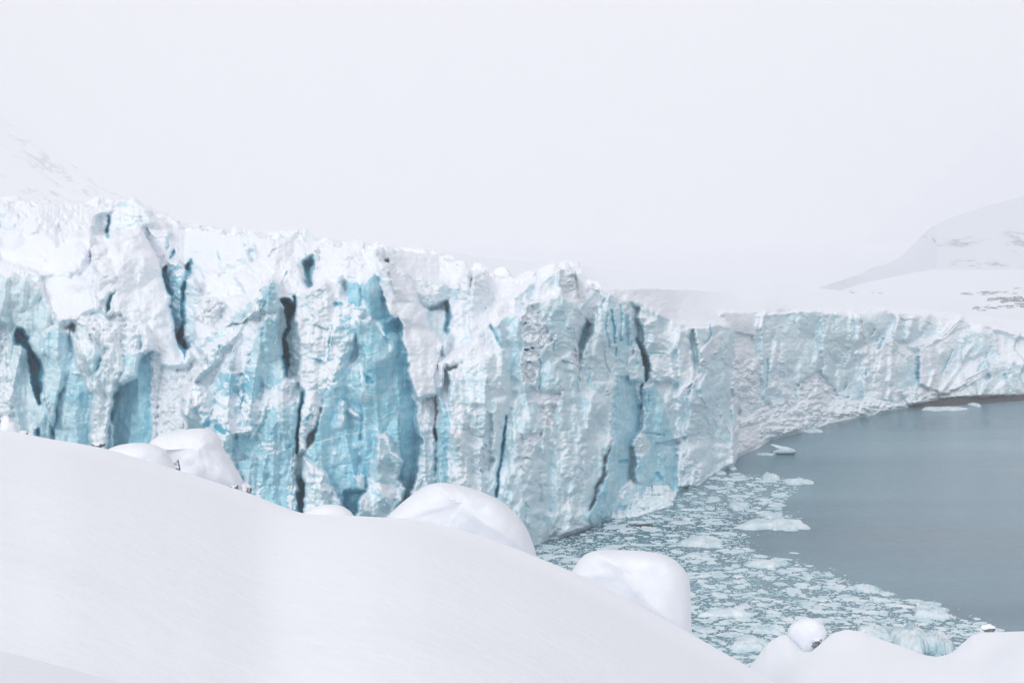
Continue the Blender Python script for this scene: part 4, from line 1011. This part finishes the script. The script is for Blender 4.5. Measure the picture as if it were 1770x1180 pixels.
# ------------------------------------------------------------------ fog
hz = bpy.data.materials.new('haze'); hz.use_nodes = True; nt = hz.node_tree
for n_ in list(nt.nodes): nt.nodes.remove(n_)
out = nt.nodes.new('ShaderNodeOutputMaterial'); pv = nt.nodes.new('ShaderNodeVolumePrincipled')
pv.inputs['Color'].default_value = (.985, .988, 1, 1); pv.inputs['Density'].default_value = .0004; pv.inputs['Anisotropy'].default_value = 0
nt.links.new(pv.outputs[0], out.inputs['Volume'])
bmz = bmesh.new(); bmesh.ops.create_cube(bmz, size=1)
hm = bpy.data.meshes.new('haze'); bmz.to_mesh(hm); bmz.free(); hm.materials.append(hz)
ho = new_obj('haze', hm); ztop = 1250; ho.scale = (12000, 8200, ztop + 7); ho.location = (0, 3500, (ztop - 7) / 2)
tag(ho, 'pale fog filling the fjord', 'haze', kind='stuff')

# ------------------------------------------------------------------ sky, sun
SUN_EL, SUN_AZ = math.radians(27), math.radians(202)     # azimuth clockwise from +Y: front right, behind the camera
w = bpy.data.worlds.new('World'); sc.world = w; w.use_nodes = True; nt = w.node_tree
for n_ in list(nt.nodes): nt.nodes.remove(n_)
out = nt.nodes.new('ShaderNodeOutputWorld')
sky = nt.nodes.new('ShaderNodeTexSky'); sky.sky_type = 'NISHITA'; sky.sun_disc = False; sky.sun_elevation = SUN_EL; sky.sun_rotation = SUN_AZ
b1 = nt.nodes.new('ShaderNodeBackground'); b1.inputs[1].default_value = .1; nt.links.new(sky.outputs[0], b1.inputs[0])
tc = nt.nodes.new('ShaderNodeTexCoord')
cl = noise_n(nt, tc.outputs['Generated'], 1.3, 3, .5, (1, 1, 2.5))
ocr = ramp(nt, [(.3, (.725, .71, .76)), (.7, (.80, .775, .775))]); nt.links.new(cl, ocr.inputs[0])
b2 = nt.nodes.new('ShaderNodeBackground'); b2.inputs[1].default_value = 1.0; nt.links.new(ocr.outputs[0], b2.inputs[0])
mx = nt.nodes.new('ShaderNodeMixShader'); mx.inputs[0].default_value = .93
nt.links.new(b1.outputs[0], mx.inputs[1]); nt.links.new(b2.outputs[0], mx.inputs[2]); nt.links.new(mx.outputs[0], out.inputs[0])
sl = bpy.data.lights.new('sun', 'SUN'); sl.energy = 1.8; sl.angle = math.radians(22); sl.color = (1, .985, .96)
so = bpy.data.objects.new('sun', sl); COL.objects.link(so)
dirv = (math.sin(SUN_AZ) * math.cos(SUN_EL), math.cos(SUN_AZ) * math.cos(SUN_EL), math.sin(SUN_EL))
from mathutils import Vector
so.rotation_euler = Vector(dirv).to_track_quat('Z', 'Y').to_euler(); so.location = (60, -60, 120)

# ------------------------------------------------------------------ camera
cd = bpy.data.cameras.new('camera'); cd.sensor_width = 36; cd.lens = F / 1770 * 36; cd.clip_start = .1; cd.clip_end = 20000
co_ = bpy.data.objects.new('camera', cd); COL.objects.link(co_)
co_.location = (0, 0, H); co_.rotation_euler = (math.pi / 2 - PITCH, 0, 0)
sc.camera = co_
sc.view_settings.view_transform = 'Standard'; sc.view_settings.look = 'None'; sc.view_settings.exposure = .15; sc.view_settings.gamma = 1
sc.cycles.max_bounces = 14; sc.cycles.diffuse_bounces = 6; sc.cycles.glossy_bounces = 3; sc.cycles.volume_bounces = 8
sc.cycles.use_denoising = True
